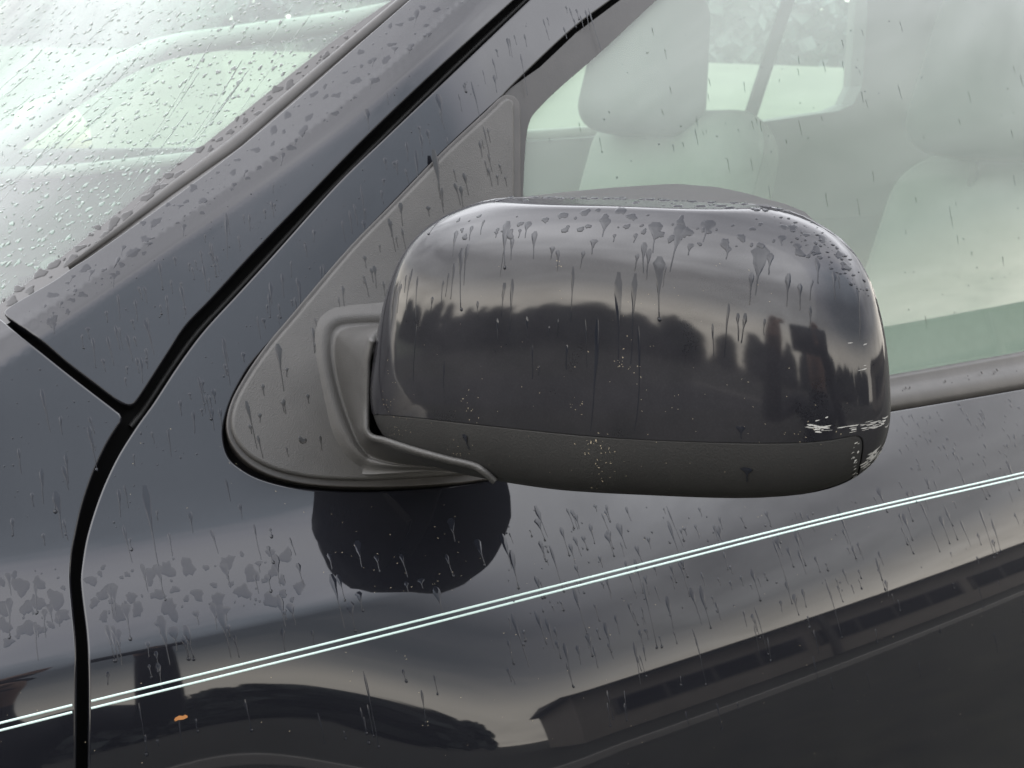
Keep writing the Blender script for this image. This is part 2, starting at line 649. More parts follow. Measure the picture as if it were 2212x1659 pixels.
def strip(name, surf, A, B, profile, mat, parent, n=None, closed=False, **kw):
    """A strip between two uv polylines; profile = [(w, off)] across it."""
    n = n or 120
    def rs(L):
        L = np.asarray(L, float)
        d = np.r_[0, np.cumsum(np.linalg.norm(np.diff(L, axis=0), axis=1))]
        s = np.linspace(0, d[-1], n)
        return np.stack([np.interp(s, d, L[:, k]) for k in range(2)], -1)
    a, b = rs(A), rs(B)
    V = []
    for (w, off) in profile:
        p, _ = surf.eval(a * (1 - w) + b * w, off)
        V.append(p)
    V = np.vstack(V)
    F_ = []
    for k in range(len(profile) - 1):
        for i in range(n - 1):
            F_.append((k * n + i, k * n + i + 1, (k + 1) * n + i + 1, (k + 1) * n + i))
    bm = bmesh.new()
    vs = [bm.verts.new(v) for v in V]
    for f in F_:
        try:
            bm.faces.new([vs[i] for i in f])
        except ValueError:
            pass
    mid = len(F_) // 2
    bm.normal_update()
    bm.faces.ensure_lookup_table()
    f = bm.faces[mid]
    flip = f.normal.dot(Vector(CAM) - f.calc_center_median()) < 0
    if flip:
        bmesh.ops.reverse_faces(bm, faces=bm.faces[:])
    me = bpy.data.meshes.new(name)
    bm.to_mesh(me); bm.free()
    me.polygons.foreach_set('use_smooth', [True] * len(me.polygons))
    return link(name, me, mat, parent, **kw)


# ------------------------------------------------------------------ the car
car = bpy.data.objects.new('car', None)
COL.objects.link(car)
car.location = (0, .9, 0)
car['label'] = 'wet dark blue-grey minivan with a scuffed wing mirror and white double pinstripe'
car['category'] = 'car'
car_inv = Matrix.Translation((0, -.9, 0))


def own(o, parent=None):
    """children carry world coordinates; undo the Empty's offset"""
    if o.parent is car:
        o.matrix_parent_inverse = car_inv
    return o


# --- traced lines (plan pixels), continued beyond the frame
GAP_A = [(2000, -810), (1600, -446), (1300, -172), (1111, 0), (921, 173), (778, 310), (640, 452), (543, 553), (456, 648), (401, 706), (365, 761), (321, 830), (300, 862)]
GAP_D = [(2030, -845), (1640, -474), (1330, -178), (1143, 0), (968, 167), (830, 298), (734, 390), (587, 553), (510, 637), (437, 717), (383, 790), (328, 874),
         (299, 914), (255, 983), (222, 1052), (197, 1122), (184, 1170), (176, 1220), (173, 1250), (177, 1298), (185, 1362), (189, 1425), (189, 1659), (186, 1900), (176, 2600)]
FEN = [(-900, 150), (-300, 470), (-60, 648), (7, 692), (36, 717), (91, 761), (146, 805), (204, 850), (248, 884), (262, 896), (264, 908), (256, 921), (233, 958), (204, 1020), (179, 1093), (164, 1158),
       (156, 1200), (153, 1248), (158, 1312), (164, 1376), (166, 1425), (165, 1659), (162, 1900), (152, 2600)]
APIL_LOW = [(292, 872), (282, 877), (270, 875), (255, 868), (204, 830), (146, 786), (91, 739), (36, 699), (12, 683), (6, 676)]
APIL_UP = [(9, 670), (20, 661), (60, 637), (117, 604), (160, 574), (193, 553), (518, 317), (778, 91), (880, 2), (1080, -172), (1400, -455), (1780, -790)]
FRAME = [(2300, -734), (1900, -434), (1500, -134), (1321, 0), (1241, 60), (1134, 160), (1094, 200), (1089, 206), (1040, 251), (967, 320), (847, 443), (747, 551), (690, 617), (627, 692), (590, 735), (569, 757),
         (540, 792), (521, 823), (503, 858), (492, 888), (485, 915), (483, 936), (485, 957), (490, 976), (500, 994), (518, 1009), (540, 1023), (565, 1034), (620, 1049), (693, 1058), (778, 1062), (867, 1058), (981, 1048),
         (1124, 1024)]
BELT = [(1124, 1024), (1500, 960), (1923, 888), (2212, 839), (2800, 739)]

fuv = FL.px
belt_uv = fuv(np.array(BELT)[::-1])
door_uv = np.vstack([fuv(spline(GAP_D, 5)), [(-.15, .34), (belt_uv[0, 0], .34)], belt_uv, fuv(spline(FRAME, 5)[::-1][1:])])
door = own(panel('front_door', FL, door_uv, 'car_paint', car, r=.0018))
fen_px = np.vstack([spline(FEN, 5), [(-900, 2600)]])
fender = own(panel('fender', FL, fuv(fen_px), 'car_paint', car, r=.0018))
ap_px = np.vstack([spline(GAP_A, 5), spline(APIL_LOW, 4), spline(APIL_UP, 5)])
apil = own(panel('windscreen_pillar', FL, fuv(ap_px), 'car_paint', car, r=.0016, grid=.004, step=.002))

# dark floor of the shut lines, with the rubber seal that shows inside
ga, gd = fuv(resample(spline(GAP_A, 4), 8)), fuv(resample(spline(GAP_D, 4), 8))


def wide(line, w):
    t = np.gradient(line, axis=0); t /= np.linalg.norm(t, axis=1, keepdims=True)
    n = np.stack([-t[:, 1], t[:, 0]], -1)
    return line - n * w, line + n * w


def floor_strip(name, px, w, off, mat, prof=None):
    c = fuv(resample(spline(px, 4), 10))
    a, b = wide(c, w)
    return own(strip(name, FL, a, b, prof or [(0, off), (1, off)], mat, car, n=160))


mid_gap = [((a[0] + b[0]) / 2, (a[1] + b[1]) / 2) for a, b in zip(GAP_A[:12], GAP_D[:12])] + [(284, 905), (250, 955), (213, 1035), (188, 1108), (165, 1200), (163, 1250), (168, 1310), (176, 1400), (177, 1659), (172, 2300)]
floor_strip('shut_line_floor', mid_gap, .016, -.016, 'gap_black')
floor_strip('cowl_gap_floor', [(-30, 668), (20, 700), (91, 750), (146, 796), (204, 840), (260, 882), (300, 910)], .014, -.0158, 'gap_black')
seal_px = [((a[0] * .35 + b[0] * .65), (a[1] * .35 + b[1] * .65)) for a, b in zip(GAP_A[:12], GAP_D[:12])] + [(306, 888), (284, 915)]
floor_strip('door_seal', seal_px, .0022, 0, 'rubber', [(0, -.0155), (.15, -.0125), (.5, -.011), (.85, -.0125), (1, -.0155)])
floor_strip('window_slot_floor', [(2300, -728), (1700, -278), (1330, 3), (1245, 67), (1140, 167), (1100, 205), (1040, 262), (967, 330), (847, 453), (747, 561), (627, 700), (569, 765), (521, 830), (492, 900), (490, 940), (505, 985), (565, 1025), (693, 1048), (867, 1048), (1100, 1018)], .010, -.011, 'gap_black')

# --- window trim, sail gasket, glass, weatherstrip
TRIM_OUT = [(2310, -722), (1510, -122), (1331, 12), (1251, 72), (1172, 147), (1146, 165), (1112, 190), (1097, 203), (1102, 210), (1112, 216), (1119, 226), (1121, 240), (1122, 420), (1122, 1035)]
TRIM_IN = [(1133, 1030), (1131, 700), (1129, 408), (1136, 290), (1140, 268), (1148, 246), (1164, 227), (1201, 190), (1301, 103), (1411, 0), (1600, -170), (2500, -900)]
trim = own(panel('window_trim', FL, fuv(np.vstack([TRIM_OUT, spline(TRIM_IN, 3)])), 'trim', door, off=-.003, r=.002, depth=.008))
GL_PX = np.vstack([[(1118, 1040), (1118, 400), (1128, 260), (1155, 215), (1290, 95), (1400, -10), (1600, -195), (2490, -920)], [(2900, -920), (2800, 690), (2212, 790), (1500, 900)]])
gl = own(panel('window_glass', FL, fuv(GL_PX), 'side_glass', door, off=-.0085, r=.001, depth=.002, grid=.012, step=.008))
ws_top = fuv([(1126, 940), (1500, 886), (1924, 812), (2212, 761), (2800, 657)])
ws_bot = fuv([(1124, 1025), (1500, 961), (1923, 889), (2212, 840), (2800, 740)])
own(strip('weatherstrip', FL, ws_top, ws_bot, [(0, -.009), (0, -.004), (.12, -.002), (.3, -.0018), (.42, .0012), (.55, .0035), (.7, .004), (.85, .0026), (.96, .0008), (1.0, -.003), (1.0, -.010)], 'belt_trim', door, n=80))

# --- double pinstripe
for (up_, lo_, par) in (([(156, 1523), (0, 1562), (-300, 1637)], None, fender), ([(156, 1538.5), (0, 1578), (-300, 1654)], None, fender),
                        ([(197, 1514.5), (778, 1372), (1434, 1206.5), (1810, 1113), (2212, 1021), (2900, 862)], None, door),
                        ([(197, 1530), (778, 1386), (1434, 1217.5), (1810, 1122), (2212, 1030), (2900, 870)], None, door)):
    c = fuv(resample(spline(up_, 6), 12))
    a, b = wide(c, .00072)
    own(strip('pinstripe', FL, a, b, [(0, -.0001), (.08, .0003), (.92, .0003), (1, -.0001)], 'stripe', par, n=len(c) * 3))

# --- wing mirror housing: a warped superellipsoid seen from its front
QM = [-0.0227, -0.1595, 1.1762, 0.1751, 0.0798, 0.0428, 0.6023, 2.5, 2.7095, -0.1452, 0.4788, 0.168, -0.3122, -0.0966, 0.1116, 0.0, -0.2617, 0.1721]
GW = [0.1078, 0.3174, -0.1174, -0.1249, 0.2026, 0.0761, -0.294, -0.079, 0.0941, 0.0481, -0.0206, -0.0092, 0.0903, 0.0248, 0.2625, -0.0699, -0.0156, -0.2282, 0.0371, -0.0822, 0.0461, 0.0299, -0.0187, 0.0987, -0.3765, -0.0295, 0.0068, -0.0294, -0.1202, 0.0325, -0.106, -0.1077, -0.0777, 0.1528, 0.102, -0.1004, -0.0956, 0.0773, 0.1454, -0.0719]
GC = [(x, y) for x in (-1, -.5, 0, .5, 1) for y in (-1, -.35, .35, 1)]


class Housing(Surf):
    eps = 2e-3

    def base(self, uv):
        (ox, oy, oz, A, B, D, yw, pab, pc, t1, t2, s1, s2, g1, g2, rl, w1, w2) = QM
        da, db = np.tan(uv[:, 0]), np.tan(uv[:, 1])
        dc = np.ones_like(da)
        sa = np.sqrt(da * da + .0006); sb = np.sqrt(db * db + .0006)
        r = ((sa ** pab + sb ** pab) ** (pc / pab) + dc ** pc) ** (-1 / pc)
        a, b, c = da * r, db * r, dc * r
        b = -.010 * np.logaddexp(-b / .010, -(.90 - .06 * c) / .010)
        b2 = b * (1 + t1 * a + t2 * a * a) + s1 * a + s2 * a * a
        a2 = a + g1 * b + g2 * b * b
        c2 = c + w1 * b + w2 * a * a
        for k, (gx, gy) in enumerate(GC):
            G = np.exp(-((a - gx) ** 2 + (b - gy) ** 2) / (2 * .55 * .55))
            a2 = a2 + GW[2 * k] * G
            b2 = b2 + GW[2 * k + 1] * G
        ea = np.array([math.sin(yw), -math.cos(yw), 0]); ec = np.array([-math.cos(yw), -math.sin(yw), 0]); ez = np.array([0, 0, 1.])
        return np.array([ox, oy, oz]) + A * a2[:, None] * ea + B * b2[:, None] * ez + D * c2[:, None] * ec

    def build_bvh(self):
        n = 141
        al = np.linspace(-R(85.5), R(85.5), n)
        self.g = np.stack(np.meshgrid(al, al, indexing='ij'), -1).reshape(-1, 2)
        self.p = self.base(self.g)
        self.f = [(i * n + j, (i + 1) * n + j, (i + 1) * n + j + 1, i * n + j + 1) for i in range(n - 1) for j in range(n - 1)]
        self.bvh = BVHTree.FromPolygons([Vector(v) for v in self.p], self.f)

    def px(self, pts, snap=True):
        out = []
        c = Vector(CAM)
        for d in rays(pts):
            d = Vector(d).normalized()
            loc, nrm, i, dist = self.bvh.ray_cast(c, d)
            if loc is None:
                if not snap:
                    out.append((np.nan, np.nan)); continue
                # nearest point of the surface to the ray
                w = self.p - CAM
                t = w @ np.array(d)
                k = np.argmin(np.linalg.norm(w - t[:, None] * np.array(d), axis=1))
                out.append(self.g[k]); continue
            q = self.f[i]
            uv = np.mean([self.g[k] for k in q], 0)
            for _ in range(6):
                p, du, dv, nn = self.frame(uv[None])
                dp = np.array(loc)[None] - p
                uv = uv + self.step(uv[None], dp)[0]
            # refine onto the ray
            out.append(uv)
        return np.array(out)


HO = Housing()
_f = HO.frame([[0.0, 0.0]])
if (_f[3][0] @ (CAM - _f[0][0])) < 0:
    HO.flip = -1.0
HO.build_bvh()
MS = .085                      # metres per radian near the middle, about

A_MAX = R(84)
# seam between painted shell and black lower cap, traced; then the cap runs on under the housing
SEAM = spline([(740, 880), (797, 892), (900, 903), (1060, 921), (1300, 945), (1500, 955), (1690, 958), (1780, 953), (1845, 942)], 5)
SEAM2 = spline([(1845, 942), (1856, 943), (1863, 950), (1865, 962), (1862, 990), (1854, 1030), (1849, 1050)], 4)
suv = HO.px(SEAM); suv2 = HO.px(SEAM2)
if suv[0, 0] > -A_MAX:
    pass
rimL = [(-A_MAX, suv[0, 1])]
pA = np.vstack([[(-A_MAX, suv[0, 1])], suv[suv[:, 0] > -A_MAX + .02], suv2[1:], [(suv2[-1, 0], -A_MAX)], [(A_MAX, -A_MAX), (A_MAX, A_MAX), (-A_MAX, A_MAX)]])
pB = np.vstack([[(-A_MAX, suv[0, 1])], suv[suv[:, 0] > -A_MAX + .02], suv2[1:], [(suv2[-1, 0], -A_MAX)], [(-A_MAX, -A_MAX)]])
shell = own(panel('wing_mirror', HO, pA, 'mirror_paint', car, r=.0006, depth=.004, grid=.003, scale=MS, step=.0018,
                  label='dark blue-grey wing mirror with scuffed outer corner on black base'))
cap = own(panel('lower_cap', HO, pB, 'cap_plastic', shell, off=-.0006, r=.0010, depth=.004, grid=.004, scale=MS, step=.002))


# rear bezel and the mirror glass behind the housing
def rear():
    n = 60
    al = np.linspace(-A_MAX, A_MAX, n)
    ring = np.vstack([np.stack([al, np.full(n, -A_MAX)], -1), np.stack([np.full(n, A_MAX), al], -1)[1:], np.stack([al[::-1], np.full(n, A_MAX)], -1)[1:], np.stack([np.full(n, -A_MAX), al[::-1]], -1)[1:-1]])
    p = HO.base(ring)
    yw = QM[6]
    back = np.array([math.cos(yw), math.sin(yw), 0])
    c = p.mean(0)
    xt = .056
    ext = np.minimum(np.clip(xt - p[:, 0], 0, 1), np.interp(p[:, 1], [-.25, -.20, -.05], [.085, .10, .165]))
    zs_ = np.interp(p[:, 1], [-.29, -.26, -.225, -.19, -.155, -.12, -.09, -.05], [.86, .905, .975, 1.02, 1.05, 1.06, 1.06, .80])
    zs_ = np.where(p[:, 2] > c[2], zs_, np.interp(p[:, 1], [-.25, -.05], [.84, .95]))
    q = np.stack([p[:, 0] + ext, c[1] + (p[:, 1] - c[1]) * .95, c[2] + (p[:, 2] - c[2]) * zs_], -1)
    rows = [p + (c - p) * .004, p + (c - p) * .010 + back * .003]
    for t in (.2, .45, .7, .9, .985, 1.0):
        r_ = rows[1] * (1 - t) + q * t
        r_[:, 2] = np.where(p[:, 2] > c[2], rows[1][:, 2] + (q[:, 2] - rows[1][:, 2]) * math.sin(t * math.pi / 2), r_[:, 2])
        rows.append(r_)
    cq = q.mean(0)
    rows += [q + (cq - q) * .006 + back * .0008, q + (cq - q) * .05 + back * .003, q + (cq - q) * .10 + back * .002, q + (cq - q) * .11 - back * .010]
    V = np.vstack(rows); m_ = len(p)
    F_ = [(k * m_ + i, k * m_ + (i + 1) % m_, (k + 1) * m_ + (i + 1) % m_, (k + 1) * m_ + i) for k in range(len(rows) - 1) for i in range(m_)]
    own(mesh('rear_shell', V, F_, 'cap_plastic', shell))  # matt black painted in for the dark reflection on the wet painted top
    q = rows[-1]
    own(mesh('mirror_glass', np.vstack([q, q.mean(0) + back * .001]), [(i, (i + 1) % m_, m_) for i in range(m_)], 'mirror_silver', shell))


rear()

# --- the triangular base plate on the door, its gasket and the arm
def fuv_off(px, off):
    h = hit(lambda x, z: S(x, z) - off * 1.1, px)
    return h[:, [0, 2]]


SAIL = np.vstack([[(1085, 225), (1094, 218), (1101, 217), (1110, 222), (1114, 232), (1114, 420), (1114, 985), (1104, 1012), (1060, 1028)],
                  spline([(1000, 1036), (941, 1040), (860, 1044), (778, 1045), (700, 1042), (638, 1034), (583, 1018), (540, 993), (512, 960), (502, 925), (510, 881), (540, 823), (591, 750), (634, 699), (767, 543), (851, 457), (967, 337), (1060, 250)], 5)])


def grow(px, d):
    p = resample(px, 12, True)
    if poly_area(p) < 0:
        p = p[::-1]
    t = np.roll(p, -1, 0) - np.roll(p, 1, 0)
    t /= np.linalg.norm(t, axis=1, keepdims=True)
    return p + np.stack([t[:, 1], -t[:, 0]], -1) * d


own(panel('base_gasket', FL, fuv_off(grow(SAIL, 12), .003), 'belt_trim', shell, off=.003, r=.0012, depth=.012, grid=.02, step=.003))


class Sail(Flank):
    flip = FL.flip

    def base(self, uv):
        p = Flank.base(self, uv)
        c = SAIL_C
        b = .0065 * np.exp(-(((uv[:, 0] - c[0]) / .055) ** 2 + ((uv[:, 1] - c[1]) / .060) ** 2))
        p[:, 1] -= b
        return p


SAIL_C = fuv_off([(735, 800)], .0075)[0]
SA = Sail()
sail = own(panel('mirror_base', SA, fuv_off(SAIL, .0075), 'grey_plastic', shell, off=.0075, r=.003, depth=.006, grid=.008, step=.003))

PAIRS = [((860, 697), (836, 722)), ((812, 698), (815, 728)), ((770, 700), (806, 745)), ((738, 706), (800, 768)), ((719, 722), (797, 790)), ((711, 750), (797, 815)), ((711, 785), (796, 840)), ((717, 825), (796, 865)), ((726, 865), (795, 890)),
         ((741, 915), (795, 912)), ((758, 957), (796, 928)), ((776, 988), (804, 939)), ((800, 1010), (835, 948)), ((845, 1026), (890, 966)), ((915, 1035), (970, 988)), ((990, 1043), (1030, 1003)), ((1040, 1048), (1052, 1018)), ((1068, 1050), (1073, 1037))]


def arm():
    Rp = spline([a for a, b in PAIRS], 6)
    Lp = spline([b for a, b in PAIRS], 6)
    n = len(Rp)
    ruv = fuv_off(Rp, .016)
    t = np.gradient(ruv, axis=0); t /= np.linalg.norm(t, axis=1, keepdims=True)
    out = np.stack([-t[:, 1], t[:, 0]], -1)
    mid = ruv.mean(0)
    if ((ruv - mid) * out).sum() < 0:
        out = -out
    # depth of the lip from the housing
    c = Vector(CAM); ts = []
    for d in rays(Lp):
        L_ = Vector(d).length
        loc, nrm, i, dist = HO.bvh.ray_cast(c, Vector(d).normalized())
        if loc is None:
            w = HO.p - CAM; u = d / L_
            tt = w @ u
            k = np.argmin(np.linalg.norm(w - tt[:, None] * u, axis=1))
            ts.append(tt[k] / L_)
        else:
            ts.append(dist / L_)
    ts = np.array(ts)
    k = np.exp(-.5 * (np.arange(-8, 9) / 4) ** 2); k /= k.sum()
    ts = np.convolve(np.pad(ts, 8, 'edge'), k, 'valid')
    ts = ts + .03 * np.clip(1.6 - np.linspace(0, len(PAIRS) - 1, n), 0, 2)
    d = rays(Lp)
    L3 = CAM + d * (ts - .004)[:, None]
    rows = []
    pn = np.linspace(0, len(PAIRS) - 1, n)                     # pair number along the run
    wsc = np.interp(pn, [0, 9.5, 14, 17], [1, 1, .12, .06])[:, None]
    pull = np.interp(pn, [0, 12, 15, 17], [0, 0, .35, .93])[:, None]
    for w in (.0215, .0175, .0135, .010, .007, .0045, .0025, .0010, -.0005, -.002, -.0038, -.006):
        off = .0073 + .0080 * math.exp(-(max(w, 0) / .0095) ** 2) - (.0005 * (w / .003) ** 2 if w < 0 else 0)
        rows.append(FL.eval(ruv + out * w * wsc, off)[0])
    rows = [r_ * (1 - pull) + (L3 + d * .004) * pull for r_ in rows]
    a = rows[-1]
    tl = np.gradient(L3, axis=0); tl /= np.linalg.norm(tl, axis=1, keepdims=True)
    view = d / np.linalg.norm(d, axis=1, keepdims=True)
    side = np.cross(view, tl); side /= np.linalg.norm(side, axis=1, keepdims=True)
    s_ = np.sign(((a - L3) * side).sum(1).mean()); side = side * s_          # towards the base
    b = L3 + side * .0035 + view * .003
    for s_ in np.linspace(.12, .88, 7):
        sag = (4 * s_ * (1 - s_)) * .010
        rows.append(a * (1 - s_) + b * s_ + view * sag)
    rows += [b, L3 + side * .0022 + view * .0007, L3 + side * .0010, L3 - side * .0002 + view * .0006, L3 - side * .0008 + view * .002, L3 - side * .0010 + view * .016]
    V = np.vstack(rows); m_ = len(rows)
    F_ = [(k * n + i, k * n + i + 1, (k + 1) * n + i + 1, (k + 1) * n + i) for k in range(m_ - 1) for i in range(n - 1)]
    o = mesh('mirror_arm', V, F_, 'grey_plastic', shell)
    bm = bmesh.new(); bm.from_mesh(o.data)
    bmesh.ops.recalc_face_normals(bm, faces=bm.faces)
    bm.faces.ensure_lookup_table()
    f = bm.faces[len(bm.faces) // 2]
    if f.normal.dot(Vector(CAM) - f.calc_center_median()) < 0:
        bmesh.ops.reverse_faces(bm, faces=bm.faces[:])
    bm.to_mesh(o.data); bm.free()
    own(o)


arm()


def neck():
    """the hidden core of the arm, from the base into the housing"""
    bm = bmesh.new()
    a = np.array([FL.eval(fuv_off([p], .004), .004)[0][0] for p in ((760, 760), (990, 800), (990, 1015), (830, 1005))])
    b = np.array([HO.base(HO.px([p]))[0] + np.array([.012, .02, 0]) for p in ((850, 790), (1260, 790), (1260, 1020), (850, 940))])
    va = [bm.verts.new(v) for v in a]; vb = [bm.verts.new(v) for v in b]
    bm.faces.new(va); bm.faces.new(vb[::-1])
    for i in range(4):
        bm.faces.new((va[i], vb[i], vb[(i + 1) % 4], va[(i + 1) % 4]))
    bmesh.ops.bevel(bm, geom=bm.edges[:], offset=.006, segments=3, affect='EDGES', profile=.5)
    own(bm_obj('arm_core', bm, 'cap_plastic', shell))


neck()

# --- windscreen: runs from the pillar edge across the car
e_px = spline(APIL_UP, 5)
e3 = hit(S, e_px)
_o = np.argsort(e3[:, 2])
EZ = np.linspace(e3[:, 2].min(), e3[:, 2].max(), 240)


def smooth_edge(v):
    v = np.interp(EZ, e3[_o, 2], v[_o])
    k = np.exp(-.5 * (np.arange(-9, 10) / 3.5) ** 2); k /= k.sum()
    pad = np.r_[2 * v[0] - v[9:0:-1], v, 2 * v[-1] - v[-2:-11:-1]]
    return np.convolve(pad, k, 'valid')


_ex, _ey = smooth_edge(e3[:, 0]), smooth_edge(e3[:, 1])


def edge_at(z, v):
    lo = v[0] + (z - EZ[0]) * (v[8] - v[0]) / (EZ[8] - EZ[0])
    hi = v[-1] + (z - EZ[-1]) * (v[-1] - v[-9]) / (EZ[-1] - EZ[-9])
    return np.where(z < EZ[0], lo, np.where(z > EZ[-1], hi, np.interp(z, EZ, v)))



class Screen(Surf):
    """u = height z, v = metres across from the pillar edge"""
    def base(self, uv):
        z, t = uv[:, 0], uv[:, 1]
        x = edge_at(z, _ex) - .60 * t + .39 * t * t + .0042
        y = edge_at(z, _ey) + t
        return np.stack([x, y, z + .34 * t - .22 * t * t - .0042], -1)

    def px(self, pts):
        out = []
        for d in rays(pts):
            uv = np.array([1.35, .05])
            for _ in range(40):
                p = self.base(uv[None])[0]
                e = 1e-4
                J = np.stack([(self.base(uv[None] + [e, 0])[0] - p) / e, (self.base(uv[None] + [0, e])[0] - p) / e, -d], -1)
                t = ((p - CAM) @ d) / (d @ d)
                r_ = CAM + d * t - p
                du = np.linalg.lstsq(J[:, :2], r_, rcond=None)[0]
                # solve exactly in 3 unknowns
                sol = np.linalg.solve(J, CAM + d * t - p)
                uv = uv + np.clip(sol[:2], -.15, .15)
            out.append(uv)
        return np.array(out)


SC = Screen()
_p, _, _, _n = SC.frame([[1.4, .1]])
if _n[0] @ (CAM - _p[0]) < 0:
    SC.flip = -1.0


def windscreen():
    nz, ntt = 90, 90
    zs = np.linspace(1.02, 1.78, nz)
    ts_ = np.r_[np.linspace(-.004, .06, 30), np.linspace(.07, 1.52, 60)]
    g = np.stack(np.meshgrid(zs, ts_, indexing='ij'), -1).reshape(-1, 2)
    p, nn = SC.eval(g, 0)
    F_ = [(i * ntt + j, (i + 1) * ntt + j, (i + 1) * ntt + j + 1, i * ntt + j + 1) for i in range(nz - 1) for j in range(ntt - 1)]
    q = p[list(F_[100])]
    if np.cross(q[1] - q[0], q[2] - q[0]) @ nn[F_[100][0]] < 0:
        F_ = [f[::-1] for f in F_]
    o = mesh('windscreen', p, F_, 'windshield_glass', car, normals=nn)
    # UV in millimetres: along the edge / beyond the printed band
    fr = SC.px([(47, 605), (383, 344), (778, 35)])
    c = np.polyfit(fr[:, 0], fr[:, 1], 2)
    uvl = o.data.uv_layers.new(name='UVMap')
    L = np.hypot(1, (_ex[150] - _ex[100]) / (EZ[150] - EZ[100])) * 1000
    val = np.stack([(g[:, 0] - 1) * L + 20, (g[:, 1] - np.polyval(c, g[:, 0]) + .0052) * 1000], -1)
    li = np.zeros(len(o.data.loops), int); o.data.loops.foreach_get('vertex_index', li)
    uvl.data.foreach_set('uv', val[li].ravel())
    return own(o)


wind = windscreen()
# rubber moulding along the pillar
ma = SC.px(resample([(150, 582), (255, 506), (365, 424), (518, 316), (778, 90), (1000, -94), (1500, -545)], 14))
mb = SC.px(resample([(150, 577), (255, 494), (365, 401), (518, 286), (778, 68), (1000, -118), (1500, -575)], 14))
own(strip('screen_moulding', SC, ma, mb, [(-.1, -.006), (-.05, .0005), (.25, .0030), (.6, .0034), (.9, .0022), (1, .0003)], 'belt_trim', car, n=80))

# --- cabin
def rbox(name, c, size, mat, parent, rot=(0, 0, 0), bev=.04, seg=4, taper=None, **kw):
    bm = bmesh.new()
    bmesh.ops.create_cube(bm, size=1)
    for v in bm.verts:
        if taper and v.co.z > 0:
            v.co.x *= taper[0]; v.co.y *= taper[1]
        v.co = Vector((v.co.x * size[0], v.co.y * size[1], v.co.z * size[2]))
    if bev:
        bmesh.ops.bevel(bm, geom=bm.edges[:], offset=bev, segments=seg, affect='EDGES', profile=.5)
    from mathutils import Euler
    bm.transform(Matrix.Translation(c) @ Euler(rot).to_matrix().to_4x4())
    return own(bm_obj(name, bm, mat, parent, **kw))


def seat(hx, hy, hz, bx, bz):
    """backrest with piping, headrest on two posts, cushion"""
    b = rbox('seat', (bx, hy, bz - .33), (.24, .62, .72), 'seat', car, rot=(0, R(14), 0), bev=.10, seg=8, taper=(.80, .92))
    rbox('headrest', (hx, hy, hz), (.20, .33, .31), 'headrest_cloth', b, rot=(0, R(8), 0), bev=.07, seg=6, taper=(.75, .86))
    for s_ in (-1, 1):
        rbox('headrest_post', (hx + .015, hy + s_ * .07, hz - .19), (.014, .014, .16), 'pillar_trim', b, bev=.004, seg=2)
    rbox('cushion', (bx - .34, hy, bz - .70), (.58, .52, .16), 'seat', b, bev=.06, seg=5)
    for s_ in (-1, 1):
        rbox('bolster', (bx - .07, hy + s_ * .24, bz - .46), (.20, .11, .50), 'seat', b, rot=(0, R(14), 0), bev=.05, seg=5, taper=(.6, .8))


h1 = at_y((1396, 135), 1.22)
seat(h1[0], h1[1], h1[2], h1[0] + .03, 1.30)
h2 = at_y((2200, 135), .47)
seat(h2[0], h2[1], h2[2], h2[0] + .03, 1.215)

dash = rbox('dashboard', (-.02, .88, .90), (.56, 1.50, .26), 'dash', car, bev=.05, seg=5)
rbox('instrument_cowl', (.16, .45, 1.03), (.24, .40, .10), 'dash', dash, bev=.045, seg=5)
rbox('glovebox_lid', (.24, 1.3, .86), (.10, .44, .18), 'dash', dash, bev=.02)
fy = 1.74
fd = rbox('passenger_door', (1.1, fy + .03, .66), (3.6, .06, 1.16), 'door_card', car, bev=.01, seg=2)
# its sill rises towards the rear
bm = bmesh.new()
s0, s1, s2 = at_y((-60, 384), fy), at_y((1545, 277), fy), at_y((1842, 236), fy)
V = [(s0[0] - .3, s0[2] - .02), (s0[0], s0[2]), (s1[0], s1[2]), (s2[0] - .09, s2[2] - .006), (s2[0] - .03, s2[2] + .015), (s2[0], s2[2] + .07), (s2[0] - .01, 1.80), (s2[0] + .56, 1.80), (s2[0] + .56, 1.0), (s0[0] - .3, 1.0)]
ff = [bm.verts.new((x, fy - .03, z)) for x, z in V]
bk = [bm.verts.new((x, fy + .05, z)) for x, z in V]
bm.faces.new(ff); bm.faces.new(bk[::-1])
for i in range(len(V)):
    j = (i + 1) % len(V)
    bm.faces.new((ff[i], bk[i], bk[j], ff[j]))
own(bm_obj('centre_pillar', bm, 'pillar_trim', fd, smooth=False))


def tube(name, pts, r, mat, parent, seg=8, flat=1.0):
    pts = [np.asarray(p, float) for p in pts]
    t = np.gradient(np.array(pts), axis=0)
    V, F_ = [], []
    for p, d in zip(pts, t):
        d = d / np.linalg.norm(d)
        a = np.cross(d, [0, 1, 0.01]); a /= np.linalg.norm(a)
        b = np.cross(d, a)
        for k in range(seg):
            w = 2 * math.pi * k / seg
            V.append(p + a * r * math.cos(w) + b * r * flat * math.sin(w))
    n = len(pts)
    for i in range(n - 1):
        for k in range(seg):
            F_.append((i * seg + k, i * seg + (k + 1) % seg, (i + 1) * seg + (k + 1) % seg, (i + 1) * seg + k))
    bm = bmesh.new()
    vs = [bm.verts.new(v) for v in V]
    for f in F_:
        bm.faces.new([vs[i] for i in f])
    bm.faces.new(vs[:seg]); bm.faces.new(vs[-seg:])
    return own(bm_obj(name, bm, mat, parent))


